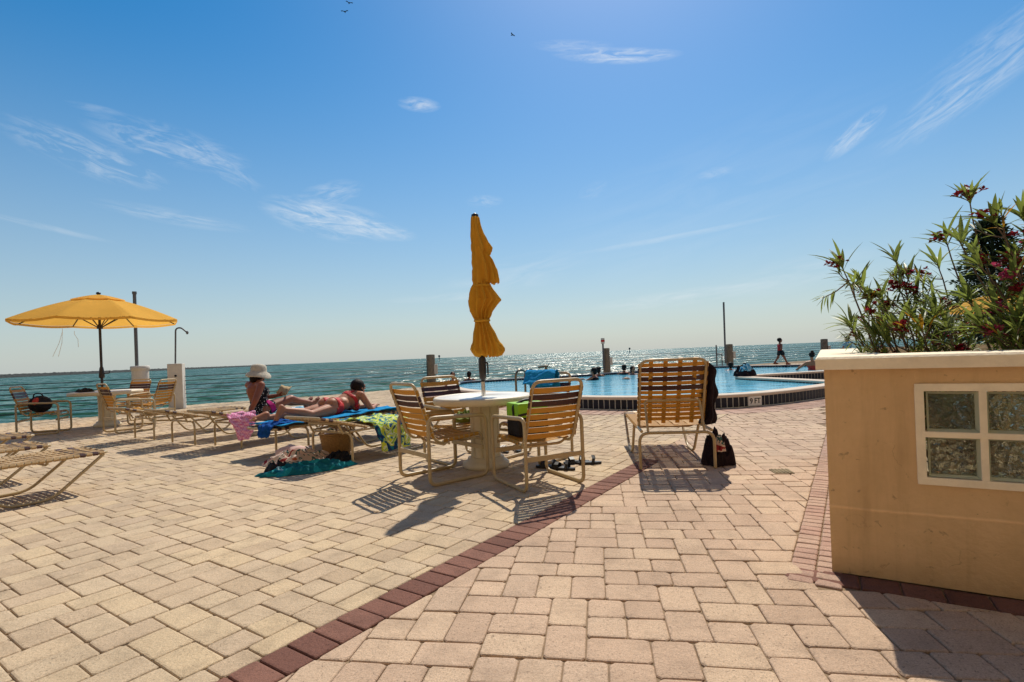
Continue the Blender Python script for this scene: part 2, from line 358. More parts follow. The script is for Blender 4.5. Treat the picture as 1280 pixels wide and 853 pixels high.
M = dict(
    yellow_paver=paver_mat('yellow paver', [(.53, .39, .255), (.57, .425, .285), (.61, .465, .31), (.64, .48, .30), (.56, .42, .29)]),
    pink_paver=paver_mat('pink paver', [(.52, .36, .25), (.56, .395, .275), (.60, .425, .295), (.62, .45, .305), (.545, .39, .275)], pits=(.45, 1.0)),
    brick=paver_mat('red brick paver', [(.18, .080, .058), (.22, .10, .072), (.26, .125, .09), (.205, .095, .07)]),
    pale_brick=paver_mat('faded brick paver', [(.46, .285, .215), (.50, .32, .24), (.53, .36, .265), (.47, .30, .23)]),
    sand=mat('joint sand', (.27, .19, .12), .95, .1, vary=.4, vscale=30),
    far_deck=mat('far paving', (.55, .41, .28), .9, .2, vary=.15, vscale=3, bump=.3, bscale=12),
    frame=mat('cream painted tube', (.47, .35, .19), .38, .40, vary=.12, vscale=20),
    strap=mat('tan vinyl strap', (.60, .315, .05), .45, .35, trans=.34, island=.06),
    cream_strap=mat('cream vinyl strap', (.58, .385, .18), .45, .4, trans=.25, island=.06),
    brown=mat('brown vinyl strap', (.062, .015, .010), .42, .5, trans=.12, island=.1),
    plastic=mat('cream moulded table', (.66, .56, .39), .45, .4, vary=.08, vscale=5),
    table_top=mat('white table top', (.78, .74, .66), .35, .5, vary=.06, vscale=9),
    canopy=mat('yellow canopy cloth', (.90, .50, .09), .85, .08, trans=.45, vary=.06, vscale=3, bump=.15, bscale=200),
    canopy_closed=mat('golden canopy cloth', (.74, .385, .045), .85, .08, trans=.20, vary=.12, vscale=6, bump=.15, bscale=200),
    bronze=mat('dark bronze metal', (.035, .028, .026), .4, .5, metal=.3),
    steel=mat('stainless tube', (.62, .60, .56), .22, .5, metal=.95),
    dark_rail=mat('bronze handrail', (.16, .12, .08), .3, .5, metal=.6),
    white_post=mat('white painted concrete', (.62, .57, .50), .8, .3, vary=.14, vscale=4, bump=.3, bscale=25),
    piling=mat('weathered timber', (.25, .20, .145), .9, .2, vary=.4, vscale=9, bump=.6, bscale=30),
    grey_pole=mat('grey pole', (.12, .12, .125), .5, .4),
    coping=mat('pool coping stone', (.62, .50, .39), .8, .3, vary=.12, vscale=5, bump=.2, bscale=40),
    tile=mat('navy glazed tile', (.006, .008, .020), .35, .25, island=.35),
    grout=mat('white grout', (.62, .60, .55), .9, .2),
    pool_floor=mat('pool plaster', (.18, .50, .62), .8, .2),
    black=mat('black fabric', (.014, .013, .016), .75, .3, vary=.5, vscale=25, bump=.4, bscale=80),
    plum=mat('dark plum cloth', (.018, .009, .013), .85, .2, vary=.5, vscale=14, bump=.5, bscale=60),
    black_rubber=mat('black rubber', (.012, .012, .014), .5, .4),
    lime=mat('lime green nylon', (.30, .62, .03), .5, .4, trans=.15),
    olive=mat('olive cloth', (.20, .24, .05), .8, .2, vary=.3),
    white=mat('white cloth', (.82, .77, .70), .8, .2, vary=.1),
    blue_towel=mat('bright blue towel', (.015, .26, .55), .95, .1, vary=.25, vscale=22, bump=.6, bscale=160),
    deep_blue=mat('deep blue towel', (.01, .075, .30), .95, .1, vary=.3, vscale=20, bump=.6, bscale=160),
    teal_towel=ramp_mat('teal towel', [(0, (.006, .13, .15)), (.47, (.012, .25, .27)), (.60, (.40, .62, .60)), (.635, (.010, .21, .23))], 5.0, kind='noise', dist=.6, detail=1.5),
    pattern_towel=ramp_mat('green and navy beach towel', [(0, (.01, .03, .10)), (.40, (.01, .16, .24)), (.47, (.50, .55, .04)), (.56, (.62, .66, .50)), (.60, (.24, .40, .03)), (.68, (.01, .05, .16))], 5.0, detail=2.0, dist=2.5),
    aqua_towel=ramp_mat('aqua and white towel', [(0, (.02, .28, .45)), (.47, (.55, .68, .72)), (.56, (.05, .36, .52))], 9.0, detail=2.0, dist=1.5),
    pink_towel=ramp_mat('pink check towel', [(0, (.62, .14, .30)), (.5, (.80, .45, .58))], 44.0, kind='checker', bump=.5),
    magenta=mat('magenta hem', (.38, .02, .15), .9, .1),
    floral=ramp_mat('red and white floral cloth', [(0, (.30, .03, .03)), (.40, (.62, .47, .38)), (.54, (.05, .12, .11)), (.58, (.58, .42, .34)), (.66, (.42, .10, .04))], 6.0, detail=2.0, dist=1.0),
    tote=ramp_mat('pale pink printed tote', [(0, (.03, .02, .025)), (.36, (.66, .45, .40)), (.62, (.70, .56, .50)), (.72, (.35, .10, .10))], 8.0, detail=1.5, dist=.8),
    wicker=mat('wicker', (.40, .22, .075), .7, .3, vary=.35, vscale=60, bump=.9, bscale=120),
    red_swim=mat('red swimsuit', (.50, .018, .016), .6, .3, vary=.15),
    orange_swim=mat('orange red swimsuit', (.50, .05, .03), .6, .3),
    polka=ramp_mat('black swimsuit with white spots', [(0, (.80, .76, .74)), (.26, (.012, .011, .014))], 42.0, kind='voronoi', bump=.1),
    hat=mat('pale straw hat', (.56, .50, .40), .85, .2, vary=.2, vscale=40, bump=.7, bscale=140),
    skin=mat('sunlit skin', (.42, .17, .085), .5, .35, vary=.10, vscale=6),
    tan_skin=mat('deep tanned skin', (.27, .085, .042), .5, .35, vary=.12, vscale=6),
    hair=mat('dark brown hair', (.016, .009, .007), .6, .15, vary=.4, vscale=60, bump=.8, bscale=90),
    lips=mat('lips', (.28, .06, .05), .5), eye=mat('eye', (.03, .02, .02), .3),
    paper=mat('book paper', (.50, .37, .21), .8, .2),
    stucco=None, cap=None, glass=None, water=None, sea=None,
    leaf=mat('oleander leaf', (.175, .215, .045), .42, .4, trans=.50, island=.45),
    dry_leaf=mat('yellow oleander leaf', (.42, .22, .02), .6, .3, trans=.4, island=.2),
    stem=mat('oleander stem', (.15, .10, .065), .8, .2, vary=.3, vscale=20),
    petal=mat('dark red petal', (.20, .012, .022), .6, .3, trans=.30, island=.45),
    petal_pink=mat('pink petal', (.42, .05, .12), .6, .3, trans=.35, island=.35),
    conifer=mat('dark conifer needles', (.022, .040, .020), .7, .25, trans=.2, island=.4),
    bounce_facade=mat('cream painted render', (.84, .71, .54), .9, .2, vary=.06, vscale=.5),  # front of the added block, kept pale for its bounce light
    window_dark=mat('dark window glass', (.03, .04, .05), .1, .6),
    bark=mat('bark', (.09, .065, .045), .9, .2, vary=.4, vscale=12, bump=.6),
    soil=mat('planter soil', (.27, .21, .13), .95, .1, vary=.4),
    rock=mat('jetty rock', (.045, .05, .048), .9, .2, vary=.5, vscale=.4),
    shrub=mat('jetty scrub', (.03, .045, .03), .9, .2, vary=.5, vscale=.3),
    bird=mat('bird plumage', (.04, .04, .045), .8, .2),
)
# ------------------------------------------------------------------ special materials
def stucco_mat(name, col, dark):
    m = bpy.data.materials.new(name); m.use_nodes = True; t = m.node_tree; p = t.nodes['Principled BSDF']
    p.inputs['Roughness'].default_value = .9; p.inputs['Specular IOR Level'].default_value = .2
    tcn = node(t, 'ShaderNodeTexCoord')
    n1 = node(t, 'ShaderNodeTexNoise', inp={'Scale': 2.2, 'Detail': 9.0, 'Roughness': .68}); t.links.new(tcn.outputs['Object'], n1.inputs['Vector'])
    r1 = node(t, 'ShaderNodeMapRange', inp={'From Min': .35, 'From Max': .7}); t.links.new(n1.outputs['Fac'], r1.inputs['Value'])
    mx = node(t, 'ShaderNodeMix', data_type='RGBA'); mx.inputs[6].default_value = (*col, 1); mx.inputs[7].default_value = (*dark, 1); t.links.new(r1.outputs[0], mx.inputs[0])
    # scattered scuffs and chips
    n2 = node(t, 'ShaderNodeTexNoise', inp={'Scale': 22.0, 'Detail': 5.0, 'Roughness': .6, 'Distortion': .6}); t.links.new(tcn.outputs['Object'], n2.inputs['Vector'])
    r2 = node(t, 'ShaderNodeMapRange', inp={'From Min': .64, 'From Max': .70}); t.links.new(n2.outputs['Fac'], r2.inputs['Value'])
    m2 = node(t, 'ShaderNodeMix', data_type='RGBA'); m2.inputs[7].default_value = (*[c * .45 for c in col], 1)
    t.links.new(wm('MULTIPLY', r2.outputs[0], .7, tree=t), m2.inputs[0]); t.links.new(mx.outputs[2], m2.inputs[6])
    # pale trowel line along the old render joint
    sp = node(t, 'ShaderNodeSeparateXYZ'); t.links.new(tcn.outputs['Object'], sp.inputs[0])
    wv = node(t, 'ShaderNodeTexNoise', inp={'Scale': 2.0}); t.links.new(tcn.outputs['Object'], wv.inputs['Vector'])
    zz = wm('ADD', sp.outputs[2], wm('MULTIPLY', wv.outputs['Fac'], .03, tree=t), tree=t)
    ln = wm('SUBTRACT', 1.0, wm('DIVIDE', wm('ABSOLUTE', wm('SUBTRACT', zz, .335, tree=t), tree=t), .010, tree=t), clamp=True, tree=t)
    m3 = node(t, 'ShaderNodeMix', data_type='RGBA'); m3.inputs[7].default_value = (*[min(1, c * 1.28) for c in col], 1)
    t.links.new(wm('MULTIPLY', ln, .6, tree=t), m3.inputs[0]); t.links.new(m2.outputs[2], m3.inputs[6])
    mpv = node(t, 'ShaderNodeMapping', inp={'Scale': (11.0, 11.0, .9)}); t.links.new(tcn.outputs['Object'], mpv.inputs[0])
    sv = node(t, 'ShaderNodeTexNoise', inp={'Scale': 1.0, 'Detail': 5.0, 'Roughness': .65}); t.links.new(mpv.outputs[0], sv.inputs['Vector'])
    svr = node(t, 'ShaderNodeMapRange', inp={'From Min': .50, 'From Max': .75, 'To Max': .38}); t.links.new(sv.outputs['Fac'], svr.inputs['Value'])
    m3b = node(t, 'ShaderNodeMix', data_type='RGBA'); m3b.inputs[7].default_value = (*[c * .62 for c in dark], 1); t.links.new(svr.outputs[0], m3b.inputs[0]); t.links.new(m3.outputs[2], m3b.inputs[6]); m3 = m3b
    vc = node(t, 'ShaderNodeTexVoronoi', feature='DISTANCE_TO_EDGE', inp={'Scale': 2.6, 'Randomness': 1.0}); mpc = node(t, 'ShaderNodeVectorMath', operation='ADD'); ncr = node(t, 'ShaderNodeTexNoise', inp={'Scale': 7.0, 'Detail': 4.0}); t.links.new(tcn.outputs['Object'], ncr.inputs['Vector'])
    ncs = node(t, 'ShaderNodeVectorMath', operation='SCALE', inp={'Scale': .22}); t.links.new(ncr.outputs['Color'], ncs.inputs[0]); t.links.new(tcn.outputs['Object'], mpc.inputs[0]); t.links.new(ncs.outputs[0], mpc.inputs[1]); t.links.new(mpc.outputs[0], vc.inputs['Vector'])
    crk = wm('SUBTRACT', 1.0, wm('DIVIDE', vc.outputs['Distance'], .006, tree=t), clamp=True, tree=t); crm = node(t, 'ShaderNodeMapRange', inp={'From Min': .50, 'From Max': .60, 'To Max': .6}); t.links.new(n1.outputs['Fac'], crm.inputs['Value'])
    m3c = node(t, 'ShaderNodeMix', data_type='RGBA'); m3c.inputs[7].default_value = (*[c * .4 for c in dark], 1); t.links.new(wm('MULTIPLY', crk, crm.outputs[0], tree=t), m3c.inputs[0]); t.links.new(m3.outputs[2], m3c.inputs[6]); m3 = m3c
    # splash-back dirt near the ground
    dz = wm('SUBTRACT', 1.0, wm('DIVIDE', zz, .12, tree=t), clamp=True, tree=t)
    m4 = node(t, 'ShaderNodeMix', data_type='RGBA'); m4.inputs[7].default_value = (*[c * .6 for c in dark], 1)
    t.links.new(wm('MULTIPLY', dz, wm('MULTIPLY', n1.outputs['Fac'], .9, tree=t), tree=t), m4.inputs[0]); t.links.new(m3.outputs[2], m4.inputs[6])
    t.links.new(m4.outputs[2], p.inputs['Base Color'])
    b1 = node(t, 'ShaderNodeTexNoise', inp={'Scale': 35.0, 'Detail': 6.0, 'Roughness': .6}); t.links.new(tcn.outputs['Object'], b1.inputs['Vector'])
    bsum = wm('ADD', b1.outputs['Fac'], wm('ADD', wm('MULTIPLY', ln, .5, tree=t), wm('MULTIPLY', n1.outputs['Fac'], 2.0, tree=t), tree=t), tree=t)
    bp = node(t, 'ShaderNodeBump', inp={'Strength': .5, 'Distance': .008}); t.links.new(bsum, bp.inputs['Height']); t.links.new(bp.outputs[0], p.inputs['Normal'])
    return m
M['stucco'] = stucco_mat('tan stucco', (.72, .480, .255), (.58, .375, .185))
M['cap'] = mat('cream wall cap', (.90, .77, .57), .85, .25, vary=.14, vscale=7, bump=.35, bscale=40)

def water_mat(name, col, rough, scales, dist, spec=.5, tint=None):
    m = bpy.data.materials.new(name); m.use_nodes = True; t = m.node_tree; p = t.nodes['Principled BSDF']
    p.inputs['Base Color'].default_value = (*col, 1); p.inputs['Roughness'].default_value = rough; p.inputs['IOR'].default_value = 1.33
    p.inputs['Specular IOR Level'].default_value = spec
    tcn = node(t, 'ShaderNodeTexCoord'); h = None
    for (sx, sy, amp, seed) in scales:
        mp = node(t, 'ShaderNodeMapping', inp={'Scale': (sx, sy, 1), 'Location': (seed, seed * 2, seed), 'Rotation': (0, 0, R(-12))})
        t.links.new(tcn.outputs['Object'], mp.inputs[0])
        n = node(t, 'ShaderNodeTexNoise', inp={'Scale': 1.0, 'Detail': 4.0, 'Roughness': .55, 'Distortion': .4}); t.links.new(mp.outputs[0], n.inputs['Vector'])
        k = wm('MULTIPLY', n.outputs['Fac'], amp, tree=t); h = k if h is None else wm('ADD', h, k, tree=t)
    bp = node(t, 'ShaderNodeBump', inp={'Strength': 1.0, 'Distance': dist}); t.links.new(h, bp.inputs['Height']); t.links.new(bp.outputs[0], p.inputs['Normal'])
    if tint:
        nz = node(t, 'ShaderNodeTexNoise', inp={'Scale': tint[1], 'Detail': 5.0}); t.links.new(tcn.outputs['Object'], nz.inputs['Vector'])
        mr = node(t, 'ShaderNodeMapRange', inp={'From Min': .35, 'From Max': .65}); t.links.new(nz.outputs['Fac'], mr.inputs['Value'])
        mx = node(t, 'ShaderNodeMix', data_type='RGBA'); mx.inputs[6].default_value = (*col, 1); mx.inputs[7].default_value = (*tint[0], 1)
        t.links.new(mr.outputs[0], mx.inputs[0]); t.links.new(mx.outputs[2], p.inputs['Base Color'])
    return m
def sea_mat():
    m = bpy.data.materials.new('sea water'); m.use_nodes = True; t = m.node_tree; p = t.nodes['Principled BSDF']
    p.inputs['Roughness'].default_value = .24; p.inputs['IOR'].default_value = 1.33; p.inputs['Specular IOR Level'].default_value = .29
    tcn = node(t, 'ShaderNodeTexCoord'); acc = None
    for sx, sy, amp, seed, det in ((.035, .13, .34, 1, 3.0), (.22, .80, .70, 2, 2.5), (1.3, 3.6, .45, 3, 2.0)):
        mp = node(t, 'ShaderNodeMapping', inp={'Scale': (sx, sy, 1), 'Location': (seed * 3.3, seed * 7.1, seed), 'Rotation': (0, 0, R(-10))}); t.links.new(tcn.outputs['Object'], mp.inputs[0])
        n = node(t, 'ShaderNodeTexNoise', inp={'Scale': 1.0, 'Detail': det, 'Roughness': .6, 'Distortion': .3}); t.links.new(mp.outputs[0], n.inputs['Vector'])
        v = node(t, 'ShaderNodeVectorMath', operation='SUBTRACT'); t.links.new(n.outputs['Color'], v.inputs[0]); v.inputs[1].default_value = (.5, .5, .5)
        k = node(t, 'ShaderNodeVectorMath', operation='MULTIPLY'); t.links.new(v.outputs[0], k.inputs[0]); k.inputs[1].default_value = (amp * 2.2, amp * 3.4, 0)
        if acc is None: acc = k.outputs[0]
        else:
            ad = node(t, 'ShaderNodeVectorMath', operation='ADD'); t.links.new(acc, ad.inputs[0]); t.links.new(k.outputs[0], ad.inputs[1]); acc = ad.outputs[0]
    ge = node(t, 'ShaderNodeNewGeometry'); ad = node(t, 'ShaderNodeVectorMath', operation='ADD'); t.links.new(acc, ad.inputs[0]); t.links.new(ge.outputs['Normal'], ad.inputs[1])
    # waves run up to the shore: their near faces are the steep ones
    st = node(t, 'ShaderNodeVectorMath', operation='ADD'); t.links.new(ad.outputs[0], st.inputs[0]); st.inputs[1].default_value = (.05, -.17, 0); ad = st
    nn = node(t, 'ShaderNodeVectorMath', operation='NORMALIZE'); t.links.new(ad.outputs[0], nn.inputs[0]); t.links.new(nn.outputs[0], p.inputs['Normal'])
    mp = node(t, 'ShaderNodeMapping', inp={'Scale': (.02, .07, 1)}); t.links.new(tcn.outputs['Object'], mp.inputs[0])
    nz = node(t, 'ShaderNodeTexNoise', inp={'Scale': 1.0, 'Detail': 5.0}); t.links.new(mp.outputs[0], nz.inputs['Vector'])
    mr = node(t, 'ShaderNodeMapRange', inp={'From Min': .35, 'From Max': .65}); t.links.new(nz.outputs['Fac'], mr.inputs['Value'])
    mx = node(t, 'ShaderNodeMix', data_type='RGBA'); mx.inputs[6].default_value = (.022, .070, .032, 1); mx.inputs[7].default_value = (.050, .125, .060, 1)
    t.links.new(mr.outputs[0], mx.inputs[0]); t.links.new(mx.outputs[2], p.inputs['Base Color'])
    return m
M['sea'] = sea_mat()
M['water'] = water_mat('pool water', (.10, .44, .62), .05, [(1.2, 1.8, .10, 1), (4.0, 5.5, .045, 2)], .35, spec=.35, tint=((.16, .52, .68), .9))

# ------------------------------------------------------------------ sea, jetty
SEA_Z = -1.5
def sea_surface():
    mb = MB(); nr, ncol = 300, 300; vs = []; fs = []
    for j in range(nr):
        y = 11.0 * (60000 / 11.0) ** ((j / (nr - 1)) ** 1.6) if j < nr - 1 else 60000
        for i in range(ncol):
            x = (i / (ncol - 1) * 2 - 1) * (y * 1.25 + 18)
            a = .17 if y < 260 else .17 * max(0, 1 - (y - 260) / 300)
            z = SEA_Z
            if a > 0:
                z += a * (noise.noise(V(x * .16 + y * .05, y * .42, 3.1)) * 1.5 + noise.noise(V(x * .42, y * .95, 7.7)) * .8)
            vs.append((x, y, z))
    for j in range(nr - 1):
        for i in range(ncol - 1):
            k = j * ncol + i; fs.append((k, k + 1, k + ncol + 1, k + ncol))
    mb.add(vs, fs, True); o = mb.build('sea', M['sea'], normals=False); struct(o)
    return o
sea_surface()
mb = MB(); rnd = random.Random(5)
def jetty_pt(u, v):
    y = 520 + 1300 * u; x = -1.10 * 520 + (-.44 * 1820 + 1.10 * 520) * u
    w = 9.0; ph = (v * 2 - 1)
    h = (4.6 - 1.2 * u) * max(0, 1 - abs(ph) ** 1.6) + noise.noise(V(u * 220, v * 6, 1)) * .9 + noise.noise(V(u * 700, v * 9, 4)) * .6
    return V(x - ph * w * .8, y + ph * w, SEA_Z - .3 + max(-.2, h))
mb.grid(jetty_pt, 420, 9, smooth=False); struct(mb.build('rock_jetty', M['rock']))

# ------------------------------------------------------------------ the paved deck
DECK = [(-60, 3), (-40, 4.5), (-12.2, 12.5), (-10.3, 13.4), (-10.0, 16.0), (-6.5, 18.0), (-4.4, 20.0), (-3.0, 21.5), (4, 25.5), (12, 30), (20, 34.5), (45, 48), (90, 48), (90, -8), (-60, -8)]
mb = MB(); mb.prism(DECK, -3.2, -.010); struct(mb.build('ground_base', M['sand']))
def chaikin(poly, it=2):
    for _ in range(it):
        out = []
        for i, p in enumerate(poly):
            q = poly[(i + 1) % len(poly)]
            out += [(p[0] * .75 + q[0] * .25, p[1] * .75 + q[1] * .25), (p[0] * .25 + q[0] * .75, p[1] * .25 + q[1] * .75)]
        poly = out
    return poly
def offset(poly, d):
    """move a counter-clockwise outline inwards by d"""
    n = len(poly); out = []
    for i in range(n):
        a, b, c = [Vector(poly[(i + k) % n]) for k in (-1, 0, 1)]
        e1 = (b - a).normalized(); e2 = (c - b).normalized(); n1 = V(-e1.y, e1.x); n2 = V(-e2.y, e2.x)
        m = n1 + n2
        m = m / max(.35, m.dot(n1)) if m.length > 1e-6 else n1
        out.append((b.x + m.x * d, b.y + m.y * d))
    return out
POOL = chaikin([(-2.3, 18.9), (-1.9, 15.2), (-.9, 13.1), (.3, 11.35), (1.44, 10.25), (2.6, 9.66), (3.5, 9.48), (4.5, 9.62), (5.6, 10.2), (6.7, 10.95), (7.35, 11.5),
                (7.30, 12.2), (6.98, 13.6), (6.62, 14.9), (6.75, 15.35), (8.0, 15.75), (10.0, 16.25), (14, 17.1), (17, 18.2), (17.5, 20.4), (14, 21.2), (11.6, 21.6), (10.2, 22.9), (9.0, 24.2), (7.8, 24.2), (6, 22.7), (2.4, 20.4), (-.6, 19.7)], 2)
def inside(poly, x, y):
    c = False; n = len(poly); j = n - 1
    for i in range(n):
        xi, yi = poly[i]; xj, yj = poly[j]
        if (yi > y) != (yj > y) and x < (xj - xi) * (y - yi) / (yj - yi) + xi: c = not c
        j = i
    return c
def pool_dist(x, y):
    best = 1e9; n = len(POOL)
    for i in range(n):
        ax, ay = POOL[i]; bx, by = POOL[(i + 1) % n]; dx, dy = bx - ax, by - ay
        t = max(0, min(1, ((x - ax) * dx + (y - ay) * dy) / (dx * dx + dy * dy + 1e-12)))
        best = min(best, math.hypot(x - ax - dx * t, y - ay - dy * t))
    return best

class Paving:
    def __init__(s): s.mb = MB(); s.rnd = random.Random(3)
    @staticmethod
    def inset(poly, d):
        return offset(poly, d)
    @staticmethod
    def area(p): return .5 * sum(p[i][0] * p[(i + 1) % len(p)][1] - p[(i + 1) % len(p)][0] * p[i][1] for i in range(len(p)))
    def block(s, poly, near, dz=0.0, rough=1.0):
        # drop repeated corners
        q = [p for i, p in enumerate(poly) if math.hypot(p[0] - poly[i - 1][0], p[1] - poly[i - 1][1]) > .012]
        if len(q) < 3: return
        if s.area(q) < 0: q.reverse()
        if s.area(q) < .0022: return
        r = s.rnd; n = len(q); vs = []; fs = []
        chamf = None
        if near and n == 4:                       # knocked corners of a tumbled block
            chamf = [(r.uniform(.006, .016) * rough, r.uniform(.006, .016) * rough) for _ in range(4)]
            jit = [(r.uniform(-.0015, .0015) * rough, r.uniform(-.0015, .0015) * rough) for _ in range(8)]
        cx = sum(p[0] for p in q) / n; cy = sum(p[1] for p in q) / n
        tx, ty, z0 = r.uniform(-.014, .014), r.uniform(-.014, .014), r.uniform(-.0016, .0016) + dz
        rings = [(.0, -.018), (.0, -.0055), (.003, -.0018), (.010, 0)] if near else [(0, -.018), (.006, 0)]
        for d, z in rings:
            pp = s.inset(q, d) if d else q
            if chamf:
                out = []
                for i in range(4):
                    p, a, b = pp[i], pp[i - 1], pp[(i + 1) % 4]; la = math.hypot(a[0] - p[0], a[1] - p[1]); lb = math.hypot(b[0] - p[0], b[1] - p[1])
                    ka, kb = min(chamf[i][0], la * .3), min(chamf[i][1], lb * .3)
                    out += [(p[0] + (a[0] - p[0]) * ka / la + jit[2 * i][0], p[1] + (a[1] - p[1]) * ka / la + jit[2 * i][1]), (p[0] + (b[0] - p[0]) * kb / lb + jit[2 * i + 1][0], p[1] + (b[1] - p[1]) * kb / lb + jit[2 * i + 1][1])]
                pp = out
            vs += [(x, y, z0 + z + ((x - cx) * tx + (y - cy) * ty)) for x, y in pp]
        n = len(vs) // len(rings)
        for k in range(len(rings) - 1):
            for i in range(n): fs.append((k * n + i, k * n + (i + 1) % n, (k + 1) * n + (i + 1) % n, (k + 1) * n + i))
        k = (len(rings) - 1) * n; fs.append(tuple(range(k, k + n)))
        s.mb.add(vs, fs)
def clip(poly, p0, nrm):
    """keep the side of the line through p0 that nrm points to"""
    out = []; n = len(poly)
    for i in range(n):
        a, b = poly[i], poly[(i + 1) % n]
        da = (a[0] - p0[0]) * nrm[0] + (a[1] - p0[1]) * nrm[1]; db = (b[0] - p0[0]) * nrm[0] + (b[1] - p0[1]) * nrm[1]
        if da >= 0: out.append(a)
        if (da >= 0) != (db >= 0):
            t = da / (da - db); out.append((a[0] + (b[0] - a[0]) * t, a[1] + (b[1] - a[1]) * t))
    return out
def lay(code):
    """one repeat of a random gap-free ashlar laying on a 30 x 30 grid: column, row, kind of block"""
    sz = ((2, 2), (3, 2), (2, 3))
    return [(ord(code[k]) - 65, ord(code[k + 1]) - 65, *sz[int(code[k + 2])]) for k in range(0, len(code), 3)]
LAY_L = r"^[2\U1PO1YL2WO1NS1YI2QM0UM2[M0ZO0[Q1BK1]C2AC1ZS1SM0WM0CM2TC2WQ0YQ0WS1UT2I[1AG1AI1I]1PQ0QS2SS0^Q1CU1ZG1B[1B]0BA0SO0UP0RQ1UR0D]2OU0OW0KH0WU1ZU0\O1AO0CW0BY1VC0L^2KC1KE2^^2\A0HP1YW2OY1RY2L[2EW2N[0P[0R\2N]2P]0JW1MX2JY1AV2[W0]W0]Y1X]2UA1VW1TY1WY0FU1GW1]M0AM0GY1EZ2G[0F]1JL1JN1MO1KP2MQ1]S0AS2ME0MG2SU0QV2SW1DI1[Y0YZ2[[1Z]0\]0VE1RF2TF0VG0XG0TH2VI1SK1VK1[K1^K0AE0]F0]H2[I0IR0KS1IT2KU0MU2EN1HN0CP1FP0CR2ER2GR2T[1W[0T]0V]0GI2IJ1EK2GL1FA2HA0JA0OG1OI2QI1QK0LJ1ML2OL2ZA0XB2ZC1YE0[E0DB2HC1FD2CE1HE1DG1GG0IG2PA1SA0NB2PC0RC2OE1"
LAY_R = r"FE2FA0EC1HM1WA0RA1UB2AG0BI2LQ2CG1OM0NQ0IO0JY1MC0OC0QC2SC0]K1HZ2J[0IQ1EU1W]1RQ1RS1PO2MI2HD2WC0YD1VE1JE1ME0KG1HG1JI1IK0KK2\Q1EW1EY1F[0F]1ES0ML2KN2MO1GR2WU2UV0YW0]I1GO2XP2UQ1ZR2US2WS1YU0\S0^S1CS2[U1^U1CV0[W0]W0VG1PR2FH2YY1\Y2YF2[F0]F2[H0XI1[J2IS1NS0LT2HU2JU0JW1HX0VX1WZ2BL0BN2DO1AQ1DQ1UZ2S\2U]2D^2AA1AC0CC0\D1AE1DE0L[2N]1Q]0NA0PA0YK0XM2ZM0ZO2I]1L^2HA2JA0JC1NU1QU2SU2MW0OW0QX2SX1MY0OY0SZ0N[0P[1DI0HI0DK1GK0DM0FM0UI1TK2VK1QM1VM0TN2RO0VO0\M0^M0\O0^O0SE1SG1OK1RK0AW0Y[1\\2Z]0YA2[A2]A2OE0QF0NG1QH2OI0SI0CX2^Y1^[0B[0D[2^]0B]0"
# the red border line that crosses the deck, the second one along the planter, and the planter's corner
A0 = V(-1.11, 1.88); DA = V(.561, .828).normalized(); NA = V(DA.y, -DA.x); BW = .195          # NA points right
B0 = V(1.27, 2.53); DB = V(.541, .841).normalized(); NB = V(DB.y, -DB.x)
PC = V(1.52, 2.58); PF = V(.86, -.51).normalized(); PS = V(.51, .86).normalized(); PLANTER_RZ = math.atan2(PF.y, PF.x)
UNIT = .0805
def visible(x, y): return .5 < y < 30 and abs(x) < 1.06 * y + 1.1 and inside(DECK, x, y)
def field(name, ang, seed, side, m):
    pv = Paving(); pv.rnd = random.Random(seed)
    n = 30; T = lay(LAY_L if side == 'L' else LAY_R)
    ca, sa = math.cos(ang), math.sin(ang)
    for ti in range(-18, 19):
        for tj in range(-18, 19):
            ox, oy = ti * n * UNIT, tj * n * UNIT
            mx, my = (ox + n * UNIT / 2), (oy + n * UNIT / 2)
            wx, wy = mx * ca - my * sa, mx * sa + my * ca
            if not (-2.5 < wy < 32 and abs(wx) < 1.06 * wy + 4): continue
            for (i, j, w, h) in T:
                u0, v0, u1, v1 = ox + i * UNIT, oy + j * UNIT, ox + (i + w) * UNIT, oy + (j + h) * UNIT
                uc, vc = (u0 + u1) / 2, (v0 + v1) / 2; x, y = uc * ca - vc * sa, uc * sa + vc * ca
                if not visible(x, y): continue
                g = .0022
                poly = [(u * ca - v * sa, u * sa + v * ca) for u, v in ((u0 + g, v0 + g), (u1 - g, v0 + g), (u1 - g, v1 - g), (u0 + g, v1 - g))]
                p = V(x, y)
                beyond = (p - A0).dot(DA) > 4.2
                if side == 'L':
                    if (p - A0).dot(NA) > .25: continue
                    poly = clip(poly, A0, -NA)
                else:
                    if (p - A0).dot(NA) < -.1: continue
                    poly = clip(poly, A0 + NA * (0 if beyond else BW), NA)
                    q = p - PC
                    if q.dot(PS) < -.02 and q.dot(PF) > -.30:      # in front of the planter
                        if q.dot(PF) < 0.02 and (p - B0).dot(DB) > -.02 and (p - B0).dot(NB) > 0: continue
                        if q.dot(PF) > -.05: poly = clip(poly, PC - PS * .165, -PS)
                    elif (p - B0).dot(NB) > -.2 and (p - B0).dot(DB) > -.1:
                        if q.dot(PF) > 0: continue
                        if (p - B0).dot(DB) < 6: poly = clip(poly, B0, -NB)
                d = pool_dist(x, y) if y > 7 else 99
                if d < .80 and d > .12 and y < 17: continue
                if inside(POOL, x, y) and d > .2: continue
                if len(poly) >= 3: pv.block(poly, y < 7.5, 0, 1.0 if side == 'L' else 1.2)
    return struct(pv.mb.build(name, m, normals=False))
field('yellow_paving', R(56.0), 11, 'L', M['yellow_paver'])
field('pink_paving', R(-9), 23, 'R', M['pink_paver'])
